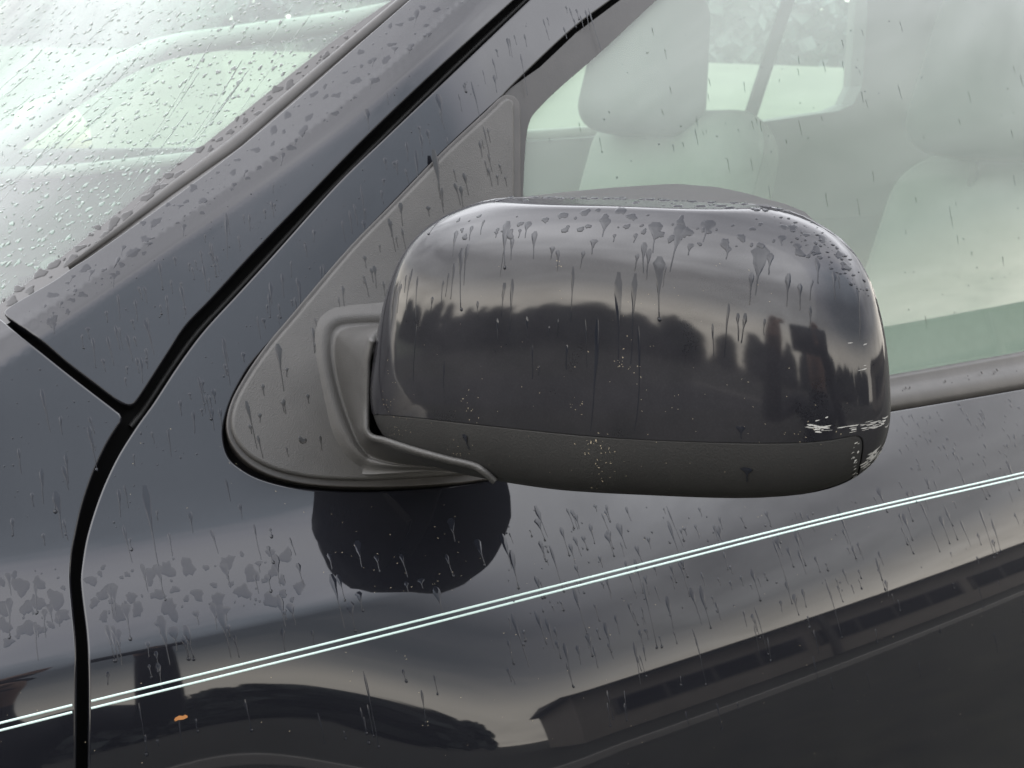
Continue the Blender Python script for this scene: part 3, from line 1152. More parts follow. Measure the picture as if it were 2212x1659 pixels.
sill = spline([at_y(p, fy - .05) for p in ((-80, 376), (120, 372), (260, 358), (400, 343), (640, 322), (1150, 292), (1250, 285), (1540, 268))], 5)
tube('door_sill', sill, .014, 'dash_pale', fd)
fap = spline([at_y(p, fy - .06) for p in ((-160, 400), (0, 318), (180, 190), (330, 112), (520, 78), (780, 40), (1100, -40), (1500, -170))], 6)
tube('far_pillar_trim', fap, .024, 'dash_pale', fd)
# the far mirror, seen through both windows; its bright sky reflection is painted on as colour
bm = bmesh.new()
c = at_y((112, 300), fy + .16)
bmesh.ops.create_icosphere(bm, subdivisions=3, radius=1)
for v in bm.verts:
    v.co = Vector((v.co.x * .085, v.co.y * .12, (v.co.z if v.co.z > 0 else v.co.z * .8) * .09))
bm.transform(Matrix.Translation(c))
own(bm_obj('passenger_mirror', bm, 'sky_glint_pale', fd))
sb = [at_y((1712, -30), 1.60), at_y((1660, 130), 1.60), at_y((1608, 290), 1.60)]
tube('seat_belt', sb, .024, 'belt_strap', fd, flat=.12)
own(mesh('passenger_window', [(-.6, fy + .02, 1.1), (4, fy + .02, 1.1), (4, fy + .02, 1.85), (-.6, fy + .02, 1.85)], [(0, 1, 2, 3)], 'far_glass', fd, smooth=False))
roof = rbox('roof', (2.0, .98, 1.80), (2.9, 1.5, .05), 'car_paint', car, bev=.02)
rbox('headliner', (2.0, .98, 1.765), (2.8, 1.44, .015), 'headliner', roof, bev=0)
fl_ = rbox('cabin_floor', (1.2, .95, .34), (3.8, 1.6, .06), 'gap_black', car, bev=0)
rbox('bulkhead', (-.30, .95, .62), (.06, 1.55, .70), 'gap_black', car, bev=0)
rbox('rear_bench', (2.75, .95, .80), (.22, 1.35, .95), 'seat', car, rot=(0, R(12), 0), bev=.08, seg=5)

# ------------------------------------------------------------------ water
class Water:
    def __init__(s):
        s.items = {}


def wet_mesh(name, surf, streaks, blobs, mat, label, rows=9, off=0.0):
    """streaks: (uv, length, halfwidth, bead radius, lean, height); blobs: (uv, radius, stretch, height)"""
    UVs, OFF, F_ = [], [], []
    nv = 0
    down = np.array([0, 0, -1.0])
    allq = np.array([s_[0] for s_ in streaks] + [b_[0] for b_ in blobs])
    if len(allq) == 0:
        return
    P, du, dv, nn = surf.frame(allq)
    D = down - nn * (nn @ down)[:, None]
    D /= np.linalg.norm(D, axis=1, keepdims=True) + 1e-9
    E_ = np.cross(nn, D)
    cols = np.array([-1, -.72, -.3, .3, .72, 1.0]); hc = np.array([0, .75, 1, 1, .75, 0])
    starts, disp, offs = [], [], []
    for k, (uv, L, w, bead, lean, h) in enumerate(streaks):
        n = rows + (5 if bead else 0)
        t = np.linspace(0, 1, rows)
        hd = random.uniform(.22, .42)
        head = np.where(t < hd, np.sqrt(np.clip(1 - ((t - hd * .55) / (hd * .55 + .02)) ** 2, 0, 1)), 0)
        tail = np.clip(1 - (t - hd * .55) / random.uniform(.35, .6), 0, 1) ** 1.3
        ww = w * np.maximum(np.where(t < hd * .55, head, tail), np.where(t > hd * .5, min(.30, .00030 / w), .05))
        ww *= 1 + np.array([random.uniform(-.16, .16) for _ in t])
        yy = t * L
        hh = np.full(rows, h)
        if bead:
            tb = np.linspace(.1, math.pi, 6)[1:]
            yy = np.r_[yy, L + bead * .5 + bead * 1.25 * (-np.cos(tb))]
            ww = np.r_[ww, np.maximum(bead * np.sin(tb), bead * .06)]
            hh = np.r_[hh, np.maximum(bead * .62 * np.sin(tb), h * .2)]
        hh[0] = 0; hh[-1] = 0
        wob = np.cumsum(np.random.default_rng(k).normal(0, .00012, len(yy)))
        xx = lean * yy + wob
        for r_ in range(len(yy)):
            for c_ in range(6):
                starts.append(k); disp.append((xx[r_] + cols[c_] * ww[r_], yy[r_])); offs.append(off + hh[r_] * hc[c_])
        R_ = len(yy)
        for r_ in range(R_ - 1):
            for c_ in range(5):
                a = nv + r_ * 6 + c_
                F_.append((a, a + 1, a + 7, a + 6))
        nv += R_ * 6
    ns = len(streaks)
    for q, (uv, rad, st, h) in enumerate(blobs):
        k = ns + q
        na = 9 if rad < .0012 else 16
        am = [1 + random.uniform(-.22, .22) for _ in range(na)] if rad > .0012 else [1 + random.uniform(-.12, .12) for _ in range(na)]
        ph1, ph2 = random.uniform(0, 6), random.uniform(0, 6)
        rings = ((1.0, 0.0), (.90, .62), (.68, .9), (.3, 1.0))
        for (rr, hh) in rings:
            for i in range(na):
                w_ = 2 * math.pi * i / na
                m_ = am[i] * (1 + .18 * math.sin(2 * w_ + ph1) + (.14 * math.sin(3 * w_ + ph2) if rad > .0012 else 0))
                x_ = math.cos(w_) * rad * rr * m_; y_ = math.sin(w_) * rad * rr * m_ * st
                starts.append(k); disp.append((x_, y_)); offs.append(off + h * hh)
        for g_ in range(3):
            for i in range(na):
                j = (i + 1) % na
                F_.append((nv + g_ * na + i, nv + g_ * na + j, nv + (g_ + 1) * na + j, nv + (g_ + 1) * na + i))
        starts.append(k); disp.append((0.0, 0.0)); offs.append(off + h)
        for i in range(na):
            F_.append((nv + 3 * na + i, nv + 3 * na + (i + 1) % na, nv + 4 * na))
        nv += 4 * na + 1
    starts = np.array(starts); disp = np.array(disp); offs = np.array(offs)
    d3 = E_[starts] * disp[:, :1] + D[starts] * disp[:, 1:]
    uv = allq[starts]
    # two half steps keep long runs on curved panels
    u1 = uv + surf.step(uv, d3 * .5)
    u2 = u1 + surf.step(u1, d3 * .5)
    p, nrm = surf.eval(u2, offs)
    me_f = []
    for f in F_:
        a = np.cross(p[f[1]] - p[f[0]], p[f[2]] - p[f[1]]) @ nrm[f[0]]
        me_f.append(f if a >= 0 else f[::-1])
    o = mesh(name, p, me_f, mat, None, kind='stuff', label=label, cat='water')
    return o


GAPS = [resample(mid_gap, 10), resample([(-30, 668), (20, 690), (91, 750), (146, 796), (204, 840), (260, 882), (290, 890)], 10)]


def clear_px(px, m_):
    ok = np.ones(len(px), bool)
    for g_ in GAPS:
        ok &= np.min(np.linalg.norm(px[:, None] - g_[None], axis=2), axis=1) > m_
    return px[ok]


def rnd_px(poly, n):
    poly = np.array(poly, float)
    lo, hi = poly.min(0), poly.max(0)
    out = []
    while len(out) < n:
        p = np.stack([RNG.uniform(lo[0], hi[0], n * 3), RNG.uniform(lo[1], hi[1], n * 3)], -1)
        out += list(p[inside(p, poly)])
    return np.array(out[:n])


PXM = .00031          # metres per plan pixel on the door
fs, fb = [], []


def add_streaks(lst, uvfn, poly, n, L, W, pb, pxm=PXM, lean=(-.05, .12), h=.00016):
    px = rnd_px(poly, n)
    if uvfn is fuv:
        px = clear_px(px, 22)
        lens = [random.uniform(*L) for _ in px]
        keep = [k for k in range(len(px)) if all(len(clear_px(px[k:k + 1] + [[0, lens[k] * q_]], 20)) for q_ in (.2, .4, .6, .8, 1.0, 1.15))]
        px = px[keep]
    uv = uvfn(px)
    for q_, u in enumerate(uv):
        if np.isnan(u).any():
            continue
        l = (lens[keep[q_]] if uvfn is fuv else random.uniform(*L)) * pxm
        w = random.uniform(*W) * pxm * .5
        bead = random.uniform(3.2, 6.5) * pxm * .5 * 1.3 if random.random() < pb else 0
        lst.append((u, l, w, bead, random.uniform(*lean), h))


def add_blobs(lst, uvfn, poly, n, Rr, pxm=PXM, st=(.8, 1.6), h=.00018, pw=2.0):
    px = rnd_px(poly, n * 2)
    if uvfn is fuv:
        px = clear_px(px, 26)
    rad = Rr[0] + (Rr[1] - Rr[0]) * RNG.random(len(px)) ** pw
    o_ = np.argsort(-rad); keep = []
    for k in o_:                                   # large ones first, none on top of another
        if all(np.hypot(*((px[k] - px[q]) / (1, 1.25))) > (rad[k] + rad[q]) * 1.12 for q in keep):
            keep.append(k)
        if len(keep) >= n:
            break
    random.shuffle(keep)
    for k, u in zip(keep, uvfn(px[keep])):
        if np.isnan(u).any():
            continue
        r_ = rad[k] * pxm
        lst.append((u, r_, random.uniform(*st), min(h, r_ * .3)))


APT = [(25, 690), (130, 610), (520, 325), (900, 5), (1010, 0), (760, 225), (340, 530), (110, 700)]
add_blobs(fb, fuv, APT, 130, (2, 13), pxm=.00030, st=(.7, 1.4), h=.00009)
add_streaks(fs, fuv, APT, 22, (14, 40), (9, 22), .1, pxm=.0003)
APS = [(120, 720), (350, 560), (780, 245), (1000, 70), (1060, 20), (910, 165), (640, 430), (450, 630), (320, 800), (270, 840)]
add_streaks(fs, fuv, APS, 70, (18, 70), (4, 11), .06, pxm=.0003)
DF = [(1180, 0), (1290, 0), (1100, 175), (900, 370), (700, 570), (540, 760), (490, 850), (475, 900), (350, 900), (420, 790), (700, 470), (950, 220)]
add_streaks(fs, fuv, DF, 70, (16, 62), (4, 11), .05, pxm=.0003)
add_streaks(fs, fuv, APS, 9, (80, 150), (4, 10), .1, pxm=.0003)
add_streaks(fs, fuv, DF, 9, (80, 140), (4, 10), .1, pxm=.0003)
FE = [(0, 790), (90, 790), (245, 900), (190, 1040), (160, 1200), (0, 1200)]
add_streaks(fs, fuv, FE, 16, (18, 80), (5, 12), .08)
DFL = [(320, 910), (470, 910), (480, 990), (620, 1075), (690, 1100), (640, 1180), (210, 1180), (230, 1060)]
add_streaks(fs, fuv, DFL, 16, (16, 90), (4, 11), .1)
BAND = [(0, 1240), (150, 1225), (640, 1175), (650, 1300), (190, 1340), (0, 1400)]
add_blobs(fb, fuv, BAND, 110, (2, 16), st=(.9, 1.5), pw=1.6, h=.00007)
add_streaks(fs, fuv, [(0, 1230), (660, 1170), (640, 1330), (0, 1400)], 34, (22, 80), (8, 24), .25)
add_streaks(fs, fuv, [(190, 1340), (700, 1290), (700, 1370), (200, 1470)], 14, (20, 60), (5, 12), .3)
UM = [(1080, 1075), (1400, 1085), (1800, 1085), (1925, 1010), (2212, 990), (2212, 1190), (1500, 1360), (1090, 1450)]
add_streaks(fs, fuv, UM, 135, (14, 55), (4, 13), .28)
add_streaks(fs, fuv, UM, 30, (40, 95), (9, 20), .6)
add_streaks(fs, fuv, UM, 16, (90, 170), (5, 13), .7)
add_blobs(fb, fuv, [(0, 700), (300, 560), (760, 260), (1000, 60), (1200, 0), (1000, 260), (560, 700), (480, 900), (300, 1180), (0, 1180)], 150, (.7, 2.4), h=.0004)
add_blobs(fb, fuv, UM, 70, (1, 4), h=.0004)
BR = [(1930, 895), (2212, 850), (2212, 1000), (1930, 1040)]
add_streaks(fs, fuv, BR, 46, (12, 34), (6, 16), .03)
add_blobs(fb, fuv, BR, 34, (1, 7))
BLK = [(640, 1180), (1000, 1080), (1060, 1200), (1040, 1290), (700, 1295)]
add_streaks(fs, fuv, BLK, 12, (16, 70), (8, 20), .5)
LOW = [(200, 1520), (1000, 1420), (2212, 1230), (2212, 1400), (1500, 1540), (700, 1600), (200, 1600)]
add_streaks(fs, fuv, LOW, 46, (14, 80), (3, 7), .6)
# a few long runs that stand out
for (x, y, l, w, b) in ((312, 1048, 190, 15, 0), (120, 1060, 100, 14, 0), (90, 840, 95, 9, 0), (190, 920, 95, 9, 1), (946, 203, 92, 17, 0), (792, 235, 54, 15, 0), (470, 1300, 130, 26, 0), (345, 1330, 110, 22, 0), (755, 1300, 65, 18, 1), (715, 1240, 130, 16, 0), (1512, 1265, 110, 16, 1), (785, 1450, 170, 5, 1), (1335, 1130, 70, 24, 0), (1310, 1150, 60, 20, 1), (1160, 1120, 55, 22, 1),
                        (1715, 1145, 100, 14, 1), (1490, 1270, 100, 16, 0), (1500, 1370, 130, 5, 1), (1630, 1310, 130, 5, 1), (1950, 1110, 80, 18, 1), (2030, 1115, 85, 18, 1), (900, 20, 70, 16, 0)):
    fs.append((fuv([(x, y)])[0], l * PXM, w * PXM * .5, 3.4 * PXM if b else 0, random.uniform(0, .1), .00018))
wet_mesh('rain_streaks', FL, fs, fb, 'wet_paint', 'rain streaks and splashes running down the dark blue-grey paintwork')

# mirror housing
HM = .00027
hs, hb = [], []
C2 = '820,390,730,110,1;895,540,790,50,0;1000,665,1040,45,0;940,700,1240,60,1;870,840,1170,35,0;820,930,1150,25,0;765,1000,1210,25,0;1035,495,640,40,0;1150,440,590,30,0;1275,515,610,40,0;1370,450,860,80,1;1405,600,800,40,0;1475,525,610,35,0;1615,545,790,55,0;1560,455,610,65,0;1780,685,800,50,0;1825,715,900,40,0;2060,725,880,40,0;1335,1020,1320,45,0;1405,985,1450,35,0;1965,870,1330,30,0;1330,690,960,15,0;2165,620,750,70,0;480,890,1300,40,0;530,960,1350,25,0;380,1030,1320,30,0;430,950,1120,20,0;335,1040,1500,20,0;670,1150,1280,35,0;1085,1190,1330,25,0;1265,1350,1550,25,0;1540,1330,1520,25,0;1825,1350,1520,10,0;1745,1420,1510,20,0;1920,490,550,35,0'
C3 = '50,360,510,80,0;120,490,550,30,0;285,485,555,35,0;440,395,620,110,0;350,555,770,45,0;395,605,820,40,0;300,645,770,30,0;470,665,1080,75,1;520,740,890,12,0;145,790,1420,60,0;280,800,1420,40,0;645,400,750,85,0;720,565,650,55,0;860,380,550,110,0;1010,590,680,45,0;1270,580,920,120,0;1345,640,790,50,0;1200,790,1010,30,0;1440,500,580,60,0;1560,565,640,50,0;1490,800,1020,35,0;1580,880,1060,30,0;1660,1060,1220,18,0;1680,850,990,15,0;1710,680,860,30,0;1850,780,980,35,0;1880,800,910,15,0;2030,900,1290,18,0;1015,1040,1400,18,0;1090,1115,1300,25,0;1150,1115,1315,30,0;1300,1160,1270,15,0;890,1200,1420,15,0'
for src, k, x0 in ((C2, .2344, 777.7), (C3, .2734, 1296.2)):
    for it in src.split(';'):
        x, a, b, w, bd = map(float, it.split(','))
        u = HO.px([(x0 + x * k, 371.6 + a * k)])[0]
        hs.append((u, (b - a) * k * HM, w * k * HM * .55, 3.8 * HM if bd else 0, random.uniform(-.03, .12), .00016))
for (x, y, l, w) in ((1378, 705, 205, 6), (1290, 690, 225, 11), (1265, 690, 95, 4), (1150, 745, 70, 5), (960, 780, 95, 4), (1165, 790, 20, 4), (900, 700, 130, 3), (1600, 920, 26, 20), (1002, 938, 36, 14), (1612, 1010, 34, 22), (1225, 745, 50, 7)):
    hs.append((HO.px([(x, y)])[0], l * HM, w * HM * .5, 0, random.uniform(0, .16), .00016))
add_blobs(hb, HO.px, [(960, 470), (1300, 450), (1620, 468), (1780, 500), (1860, 590), (1640, 540), (1200, 500), (960, 520)], 60, (1.5, 11), pxm=HM, st=(.7, 1.3))
add_blobs(hb, HO.px, [(1660, 465), (1760, 480), (1850, 570), (1890, 650), (1840, 620), (1740, 530)], 70, (1, 4.5), pxm=HM, st=(.5, .9), h=.0007)
add_blobs(hb, HO.px, [(1000, 436), (1130, 412), (1300, 402), (1500, 411), (1640, 436), (1720, 458), (1500, 450), (1250, 430)], 120, (2, 10), pxm=HM, st=(.6, 1.2), h=.0006)
wet_mesh('rain_beads', HO, hs, hb, 'wet_paint', 'rain beads and runs on the wing mirror housing')

# base plate
ss, sb_ = [], []
sf = lambda p: fuv_off(p, .0076)
add_streaks(ss, sf, [(1060, 270), (1105, 300), (1105, 400), (960, 440), (880, 500), (830, 620), (810, 690), (720, 690), (640, 720), (780, 560), (920, 400)], 30, (18, 60), (4, 12), 0, pxm=.0003)
add_streaks(ss, sf, [(640, 720), (705, 720), (720, 880), (760, 1000), (560, 980), (520, 920), (560, 820)], 12, (20, 60), (4, 12), 0, pxm=.0003)
for (x, y, l, w) in ((940, 330, 165, 16), (603, 750, 115, 16), (535, 875, 115, 9), (560, 950, 55, 8), (677, 715, 62, 8), (870, 445, 60, 12), (845, 480, 85, 10), (1046, 280, 90, 6)):
    ss.append((sf([(x, y)])[0], l * .0003, w * .0003 * .5, 0, random.uniform(.02, .12), .00016))
wet_mesh('rain_trails', SA, ss, [(sf([(655, 957)])[0], .0026, 1.0, .0002)], 'wet_plastic', 'rain trails on the grey plastic mirror base', off=.0076)

# side window and weatherstrip
gs, gb = [], []
gf = lambda p: fuv_off(p, -.0084)
WIN = [(1420, 20), (2212, 20), (2212, 700), (1930, 690), (1900, 560), (1800, 470), (1500, 390), (1180, 380), (1180, 260)]
add_streaks(gs, gf, WIN, 60, (8, 46), (1.2, 3.0), 0, pxm=.00034, lean=(-.03, .05), h=.0002)
add_blobs(gb, gf, WIN, 90, (.7, 2.2), pxm=.00034, h=.0004)
wet_mesh('rain_specks', FL, gs, gb, 'rain_speck', 'fine dark rain specks on the misted side window', off=-.0084)
wb = []
add_blobs(wb, lambda p: fuv_off(p, .003), [(1940, 835), (2212, 790), (2212, 815), (1940, 865)], 16, (1.5, 4.5), st=(1, 1.5), h=.0008)
wet_mesh('rain_drips', FL, [], wb, 'wet_plastic', 'rain drips on the rubber strip under the side window', off=.0032)

# windscreen
vs_, vb_ = [], []
WSP = [(0, 0), (815, 0), (600, 180), (330, 390), (0, 640)]
add_blobs(vb_, SC.px, WSP, 1300, (.8, 5.2), pxm=.00042, st=(.7, 1.7), h=.00042, pw=2.6)
add_streaks(vs_, SC.px, [(60, 0), (800, 0), (600, 150), (330, 330), (60, 420)], 18, (120, 480), (2, 4), 0, pxm=.0004, lean=(-.25, .05), h=.0003)
wet_mesh('raindrops', SC, vs_, vb_, 'water', 'raindrops and rivulets all over the windscreen', rows=26)
fz = []
add_blobs(fz, SC.px, [(0, 655), (40, 620), (380, 358), (780, 50), (790, 70), (520, 275), (250, 495), (20, 665)], 90, (2, 11), pxm=.0004, st=(.7, 1.6), h=.00015)
wet_mesh('rain_blots', SC, [], fz, 'wet_plastic', 'rain blots on the dark printed border of the windscreen', off=.0002)

# ------------------------------------------------------------------ scuffs and dirt on the mirror
def flakes(name, surf, pts, mat, parent=None, **kw):
    """pts: (uv, length, width, angle from level, height)"""
    q = np.array([p[0] for p in pts])
    P, du, dv, nn = surf.frame(q)
    up_ = np.array([0, 0, 1.0]); U_ = up_ - nn * (nn @ up_)[:, None]; U_ /= np.linalg.norm(U_, axis=1, keepdims=True)
    X_ = np.cross(U_, nn)
    V, F_ = [], []
    for k, (uv, L, w, an, h) in enumerate(pts):
        n = 7
        b = len(V)
        e = X_[k] * math.cos(an) + U_[k] * math.sin(an); f = -X_[k] * math.sin(an) + U_[k] * math.cos(an)
        for i in range(n):
            a = 2 * math.pi * i / n
            m_ = random.uniform(.6, 1.2)
            p = P[k] + e * math.cos(a) * L * .5 * m_ + f * math.sin(a) * w * .5 * m_
            V.append((p, k, h))
        F_.append(tuple(range(b, b + n)))
    p0 = np.array([v[0] for v in V]); kk = np.array([v[1] for v in V]); hh = np.array([v[2] for v in V])
    uv = q[kk] + surf.step(q[kk], p0 - P[kk])
    p, nrm = surf.eval(uv, hh)
    out = []
    for f in F_:
        a = np.cross(p[f[2]] - p[f[0]], p[f[4]] - p[f[0]]) @ nrm[f[0]]
        out.append(f if a >= 0 else f[::-1])
    return mesh(name, p, out, mat, parent, **kw)


sc_ = []
def scuff(poly, n, L, W, an):
    for u in HO.px(rnd_px(poly, n)):
        sc_.append((u, random.uniform(*L) * HM, random.uniform(*W) * HM, R(random.uniform(*an)), .00006))
scuff([(1752, 905), (1790, 898), (1796, 930), (1745, 937)], 20, (6, 24), (1, 3), (-4, 18))
scuff([(1800, 925), (1920, 900), (1918, 922), (1850, 936)], 30, (8, 30), (.8, 2.2), (2, 16))
scuff([(1880, 975), (1915, 960), (1905, 1000), (1865, 1022), (1862, 1005)], 50, (6, 22), (1.5, 5), (20, 50))
scuff([(1830, 740), (1880, 740), (1880, 800), (1830, 800)], 5, (6, 12), (1, 2), (5, 25))
scuff([(1840, 960), (1856, 950), (1852, 1040), (1842, 1040)], 22, (3, 8), (1, 2.5), (30, 70))
own(flakes('paint_scuff', HO, sc_, 'scuff', shell, kind='stuff'))
dt = []
def dirt(c, sx, sy, n, s_):
    n = int(n * .6)
    px = np.array(c) + RNG.standard_t(2.5, (n, 2)) * [sx, sy]
    for u in HO.px(px):
        dt.append((u, random.uniform(1, s_) * HM, random.uniform(.8, s_ * .6) * HM, R(random.uniform(0, 180)), .00005))
for (c, sx, sy, n, s_) in (((1350, 780), 18, 10, 34, 5), ((1295, 985), 14, 22, 46, 6), ((1285, 960), 10, 14, 24, 5), ((1015, 870), 8, 22, 26, 4.5), ((1205, 570), 8, 10, 12, 4), ((838, 870), 4, 28, 30, 4), ((872, 930), 16, 10, 26, 4), ((985, 975), 12, 8, 20, 4.5), ((1250, 870), 8, 6, 16, 4), ((1100, 800), 170, 60, 40, 3), ((1500, 860), 190, 50, 50, 3), ((1740, 935), 60, 12, 26, 3.5), ((1320, 1010), 200, 24, 36, 3), ((1230, 640), 220, 60, 26, 2.6), ((1560, 650), 100, 30, 26, 2.6)):
    dirt(c, sx, sy, n, s_)
o = flakes('dirt_specks', HO, dt, 'dirt', None, kind='stuff', label='tan dirt specks spattered over the wing mirror', cat='dirt')
dd = []
for (poly, n) in (([(640, 1080), (1050, 1080), (1040, 1280), (700, 1280)], 40), ([(0, 1480), (2212, 1250), (2212, 1650), (0, 1650)], 70), ([(1080, 1090), (2212, 1020), (2212, 1180), (1080, 1440)], 30), ([(300, 900), (480, 950), (640, 1100), (250, 1100)], 12)):
    for u in fuv(rnd_px(poly, n)):
        dd.append((u, random.uniform(1.2, 4.5) * PXM, random.uniform(.8, 2.2) * PXM, R(random.uniform(-40, 40)), .00006))
flakes('grit', FL, dd, 'dirt', None, kind='stuff', label='fine tan grit stuck to the door paint', cat='dirt')
lf = [(fuv([p])[0], l * PXM, w * PXM, R(a), .0004) for p, l, w, a in (((390, 1551), 26, 11, -8), ((383, 1553), 12, 6, 20), ((400, 1548), 12, 7, -25))]  # flat orange flecks on the lower door
flakes('orange_flecks', FL, lf, 'orange_fleck', None, label='small orange flecks low on the dark front door', cat='orange_fleck')

# ------------------------------------------------------------------ what stands around the car (seen in its paint and through its windows)
def asphalt():
    m, nt, p = new_mat('asphalt')
    tc = N(nt, 'ShaderNodeTexCoord')
    a = N(nt, 'ShaderNodeTexNoise', i_Scale=.9, i_Detail=6.0)
    b = N(nt, 'ShaderNodeTexNoise', i_Scale=120.0, i_Detail=3.0)
    nt.links.new(tc.outputs['Object'], a.inputs['Vector']); nt.links.new(tc.outputs['Object'], b.inputs['Vector'])
    f = math_n(nt, 'ADD', math_n(nt, 'MULTIPLY', a.outputs['Fac'], .6), math_n(nt, 'MULTIPLY', b.outputs['Fac'], .4))
    nt.links.new(ramp(nt, f, [(.35, (.018, .0175, .017)), (.65, (.038, .0365, .0345))]), p.inputs['Base Color'])
    nt.links.new(ramp(nt, a.outputs['Fac'], [(.4, (.6, .6, .6)), (.65, (.9, .9, .9))]), p.inputs['Roughness'])
    p.inputs['Specular IOR Level'].default_value = .2


asphalt()
simple('turf', (.030, .029, .019), .95, noise=.45, nscale=3.0)
simple('meadow', (.085, .095, .065), .95, noise=.2, nscale=.15)
simple('hazed_foliage', (.075, .088, .086), .9, noise=.4, nscale=.6)  # lighter and bluer, with distance haze put into the colour
simple('house_wall', (.30, .27, .235), .9, noise=.12, nscale=1.5)
simple('house_roof', (.07, .065, .065), .8, noise=.2, nscale=3)
simple('house_frame', (.10, .095, .09), .6)
simple('house_pane', (.015, .017, .02), .05)
simple('kerb_stone', (.38, .36, .33), .9, noise=.15)
simple('jacket', (.018, .019, .023), .8, noise=.2)
simple('jeans', (.030, .055, .095), .9, noise=.2)
simple('skin', (.45, .27, .19), .55)
simple('hair', (.03, .02, .015), .6)
simple('phone_body', (.012, .012, .013), .25)
simple('phone_case', (.02, .07, .13), .5)


def sheet(name, x0, x1, y0, y1, z, mat, **kw):
    return mesh(name, [(x0, y0, z), (x1, y0, z), (x1, y1, z), (x0, y1, z)], [(0, 1, 2, 3)], mat, None, smooth=False, **kw)


gn, V, F_ = 40, [], []
for i in range(gn):
    for j in range(gn):
        x = -500 + 1000 * i / (gn - 1); y = -500 + 1000 * j / (gn - 1)
        h = 0.0
        if y > 8:
            h = 7.0 * sstep(np.array(y), 8, 90) + .6 * math.sin(x * .03)* min(1, (y - 8) / 60)
        V.append((x, y, float(h) - .004))
F_ = [(i * gn + j, (i + 1) * gn + j, (i + 1) * gn + j + 1, i * gn + j + 1) for i in range(gn - 1) for j in range(gn - 1)]
g = mesh('ground', V, F_, 'turf', None, kind='structure')
g.data.materials.append(M['meadow'])
for f in g.data.polygons:
    f.material_index = 1 if f.center.y > 6 else 0
sheet('parking_area', -14, 60, -6.2, 4.5, .004, 'asphalt', kind='structure')
sheet('road', -60, 60, 10, 15, .02, 'asphalt', kind='structure')
kb = bmesh.new()
bmesh.ops.create_cube(kb, size=1)
for v in kb.verts:
    v.co = Vector((v.co.x * 74 + 23, v.co.y * .14 - 6.28, v.co.z * .14 + .06))
bm_obj('kerb', kb, 'kerb_stone', None, smooth=False, kind='structure')


def treeline(name, label, spots, hr, seed):
    rg = np.random.default_rng(seed)
    V, F_ = [], []
    for (x, y, z0) in spots:
        h = rg.uniform(*hr); rad = h * rg.uniform(.2, .34); con = rg.random() < .55
        k = 150
        t = rg.random(k) ** .8
        a = rg.uniform(0, 2 * math.pi, k)
        rr = rad * ((1 - t) if con else np.sqrt(np.clip(1 - (t * 2 - 1) ** 2, 0, 1)) + .08) * np.sqrt(rg.random(k))
        P = np.stack([x + rr * np.cos(a), y + rr * np.sin(a), z0 + h * (.08 + .92 * t)], -1)
        for p in P:
            s_ = h * rg.uniform(.06, .12)
            u = rg.normal(0, 1, 3); u /= np.linalg.norm(u); w = np.cross(u, rg.normal(0, 1, 3)); w /= np.linalg.norm(w)
            b = len(V)
            V += [p - u * s_ - w * s_ * .5, p + u * s_ * .8 - w * s_, p + u * s_ + w * s_ * .6, p - u * s_ * .7 + w * s_]
            F_.append((b, b + 1, b + 2, b + 3))
    return mesh(name, V, F_, 'hazed_foliage', None, smooth=False, kind='stuff', label=label, cat='trees')


_rg = np.random.default_rng(3)
ring = []
for _ in range(420):
    a = _rg.uniform(R(150), R(395)); d_ = _rg.uniform(58, 82)
    if not (d_ * math.cos(a) > 14 and math.sin(a) < 0):      # nothing stands above the house roof
        ring.append((d_ * math.cos(a), d_ * math.sin(a), 0))
treeline('treeline', 'dark far wood mirrored low in the wing mirror and door', ring, (5.5, 8.8), 3)
treeline('hill_woods', 'pale misty wood on the hill beyond the far windows', [(_rg.uniform(-90, 190), _rg.uniform(84, 112), 6.4) for _ in range(260)], (7, 12), 5)


def house():
    h = bpy.data.objects.new('house', None)
    COL.objects.link(h)
    h.location = (20, -16, 0)
    h['label'] = 'long low brown house with ribbon windows mirrored in the door'
    h['category'] = 'house'
    X0, X1, Y, D, H = 6.6, 40.0, -12.0, 8.0, 3.3

    def box(name, x0, x1, y0, y1, z0, z1, mat, parent):
        bm = bmesh.new()
        bmesh.ops.create_cube(bm, size=1)
        for v in bm.verts:
            v.co = Vector(((x0 + x1) / 2 + v.co.x * (x1 - x0), (y0 + y1) / 2 + v.co.y * (y1 - y0), (z0 + z1) / 2 + v.co.z * (z1 - z0)))
        o = bm_obj(name, bm, mat, parent, smooth=False)
        if parent is h:
            o.matrix_parent_inverse = Matrix.Translation((-20, 16, 0))
        return o
    h.rotation_euler = (0, 0, R(8))
    
    wall = box('wall', X0, X1, Y - D, Y, 0, H, 'house_wall', h)
    bm = bmesh.new()
    rv = [bm.verts.new(v) for v in ((X0 - .5, Y + .7, H + .002), (X1 + .5, Y + .7, H + .002), (X1 + .5, Y - D - .7, H + .002), (X0 - .5, Y - D - .7, H + .002), (X0 - .5, Y - D / 2, H + .3), (X1 + .5, Y - D / 2, H + .3))]
    for f in ((0, 1, 5, 4), (2, 3, 4, 5), (0, 4, 3), (1, 2, 5), (3, 2, 1, 0)):
        bm.faces.new([rv[i] for i in f])
    r_ = bm_obj('roof', bm, 'house_roof', h, smooth=False)
    r_.matrix_parent_inverse = Matrix.Translation((-20, 16, 0))
    for k in range(6):
        x0 = X0 + 1.2 + k * 4.75
        w = box('window', x0, x0 + 4.4, Y + .002, Y + .07, 1.1, 2.35, 'house_frame', h)
        for q in range(4):
            box('pane', x0 + .1 + q * 1.07, x0 + 1.07 + q * 1.07, Y + .072, Y + .08, 1.2, 2.25, 'house_pane', w)
    for k in range(4):
        box('post', X0 + 5.9 + k * 8.4, X0 + 6.05 + k * 8.4, Y + .45, Y + .6, 0, H, 'house_frame', h)


house()


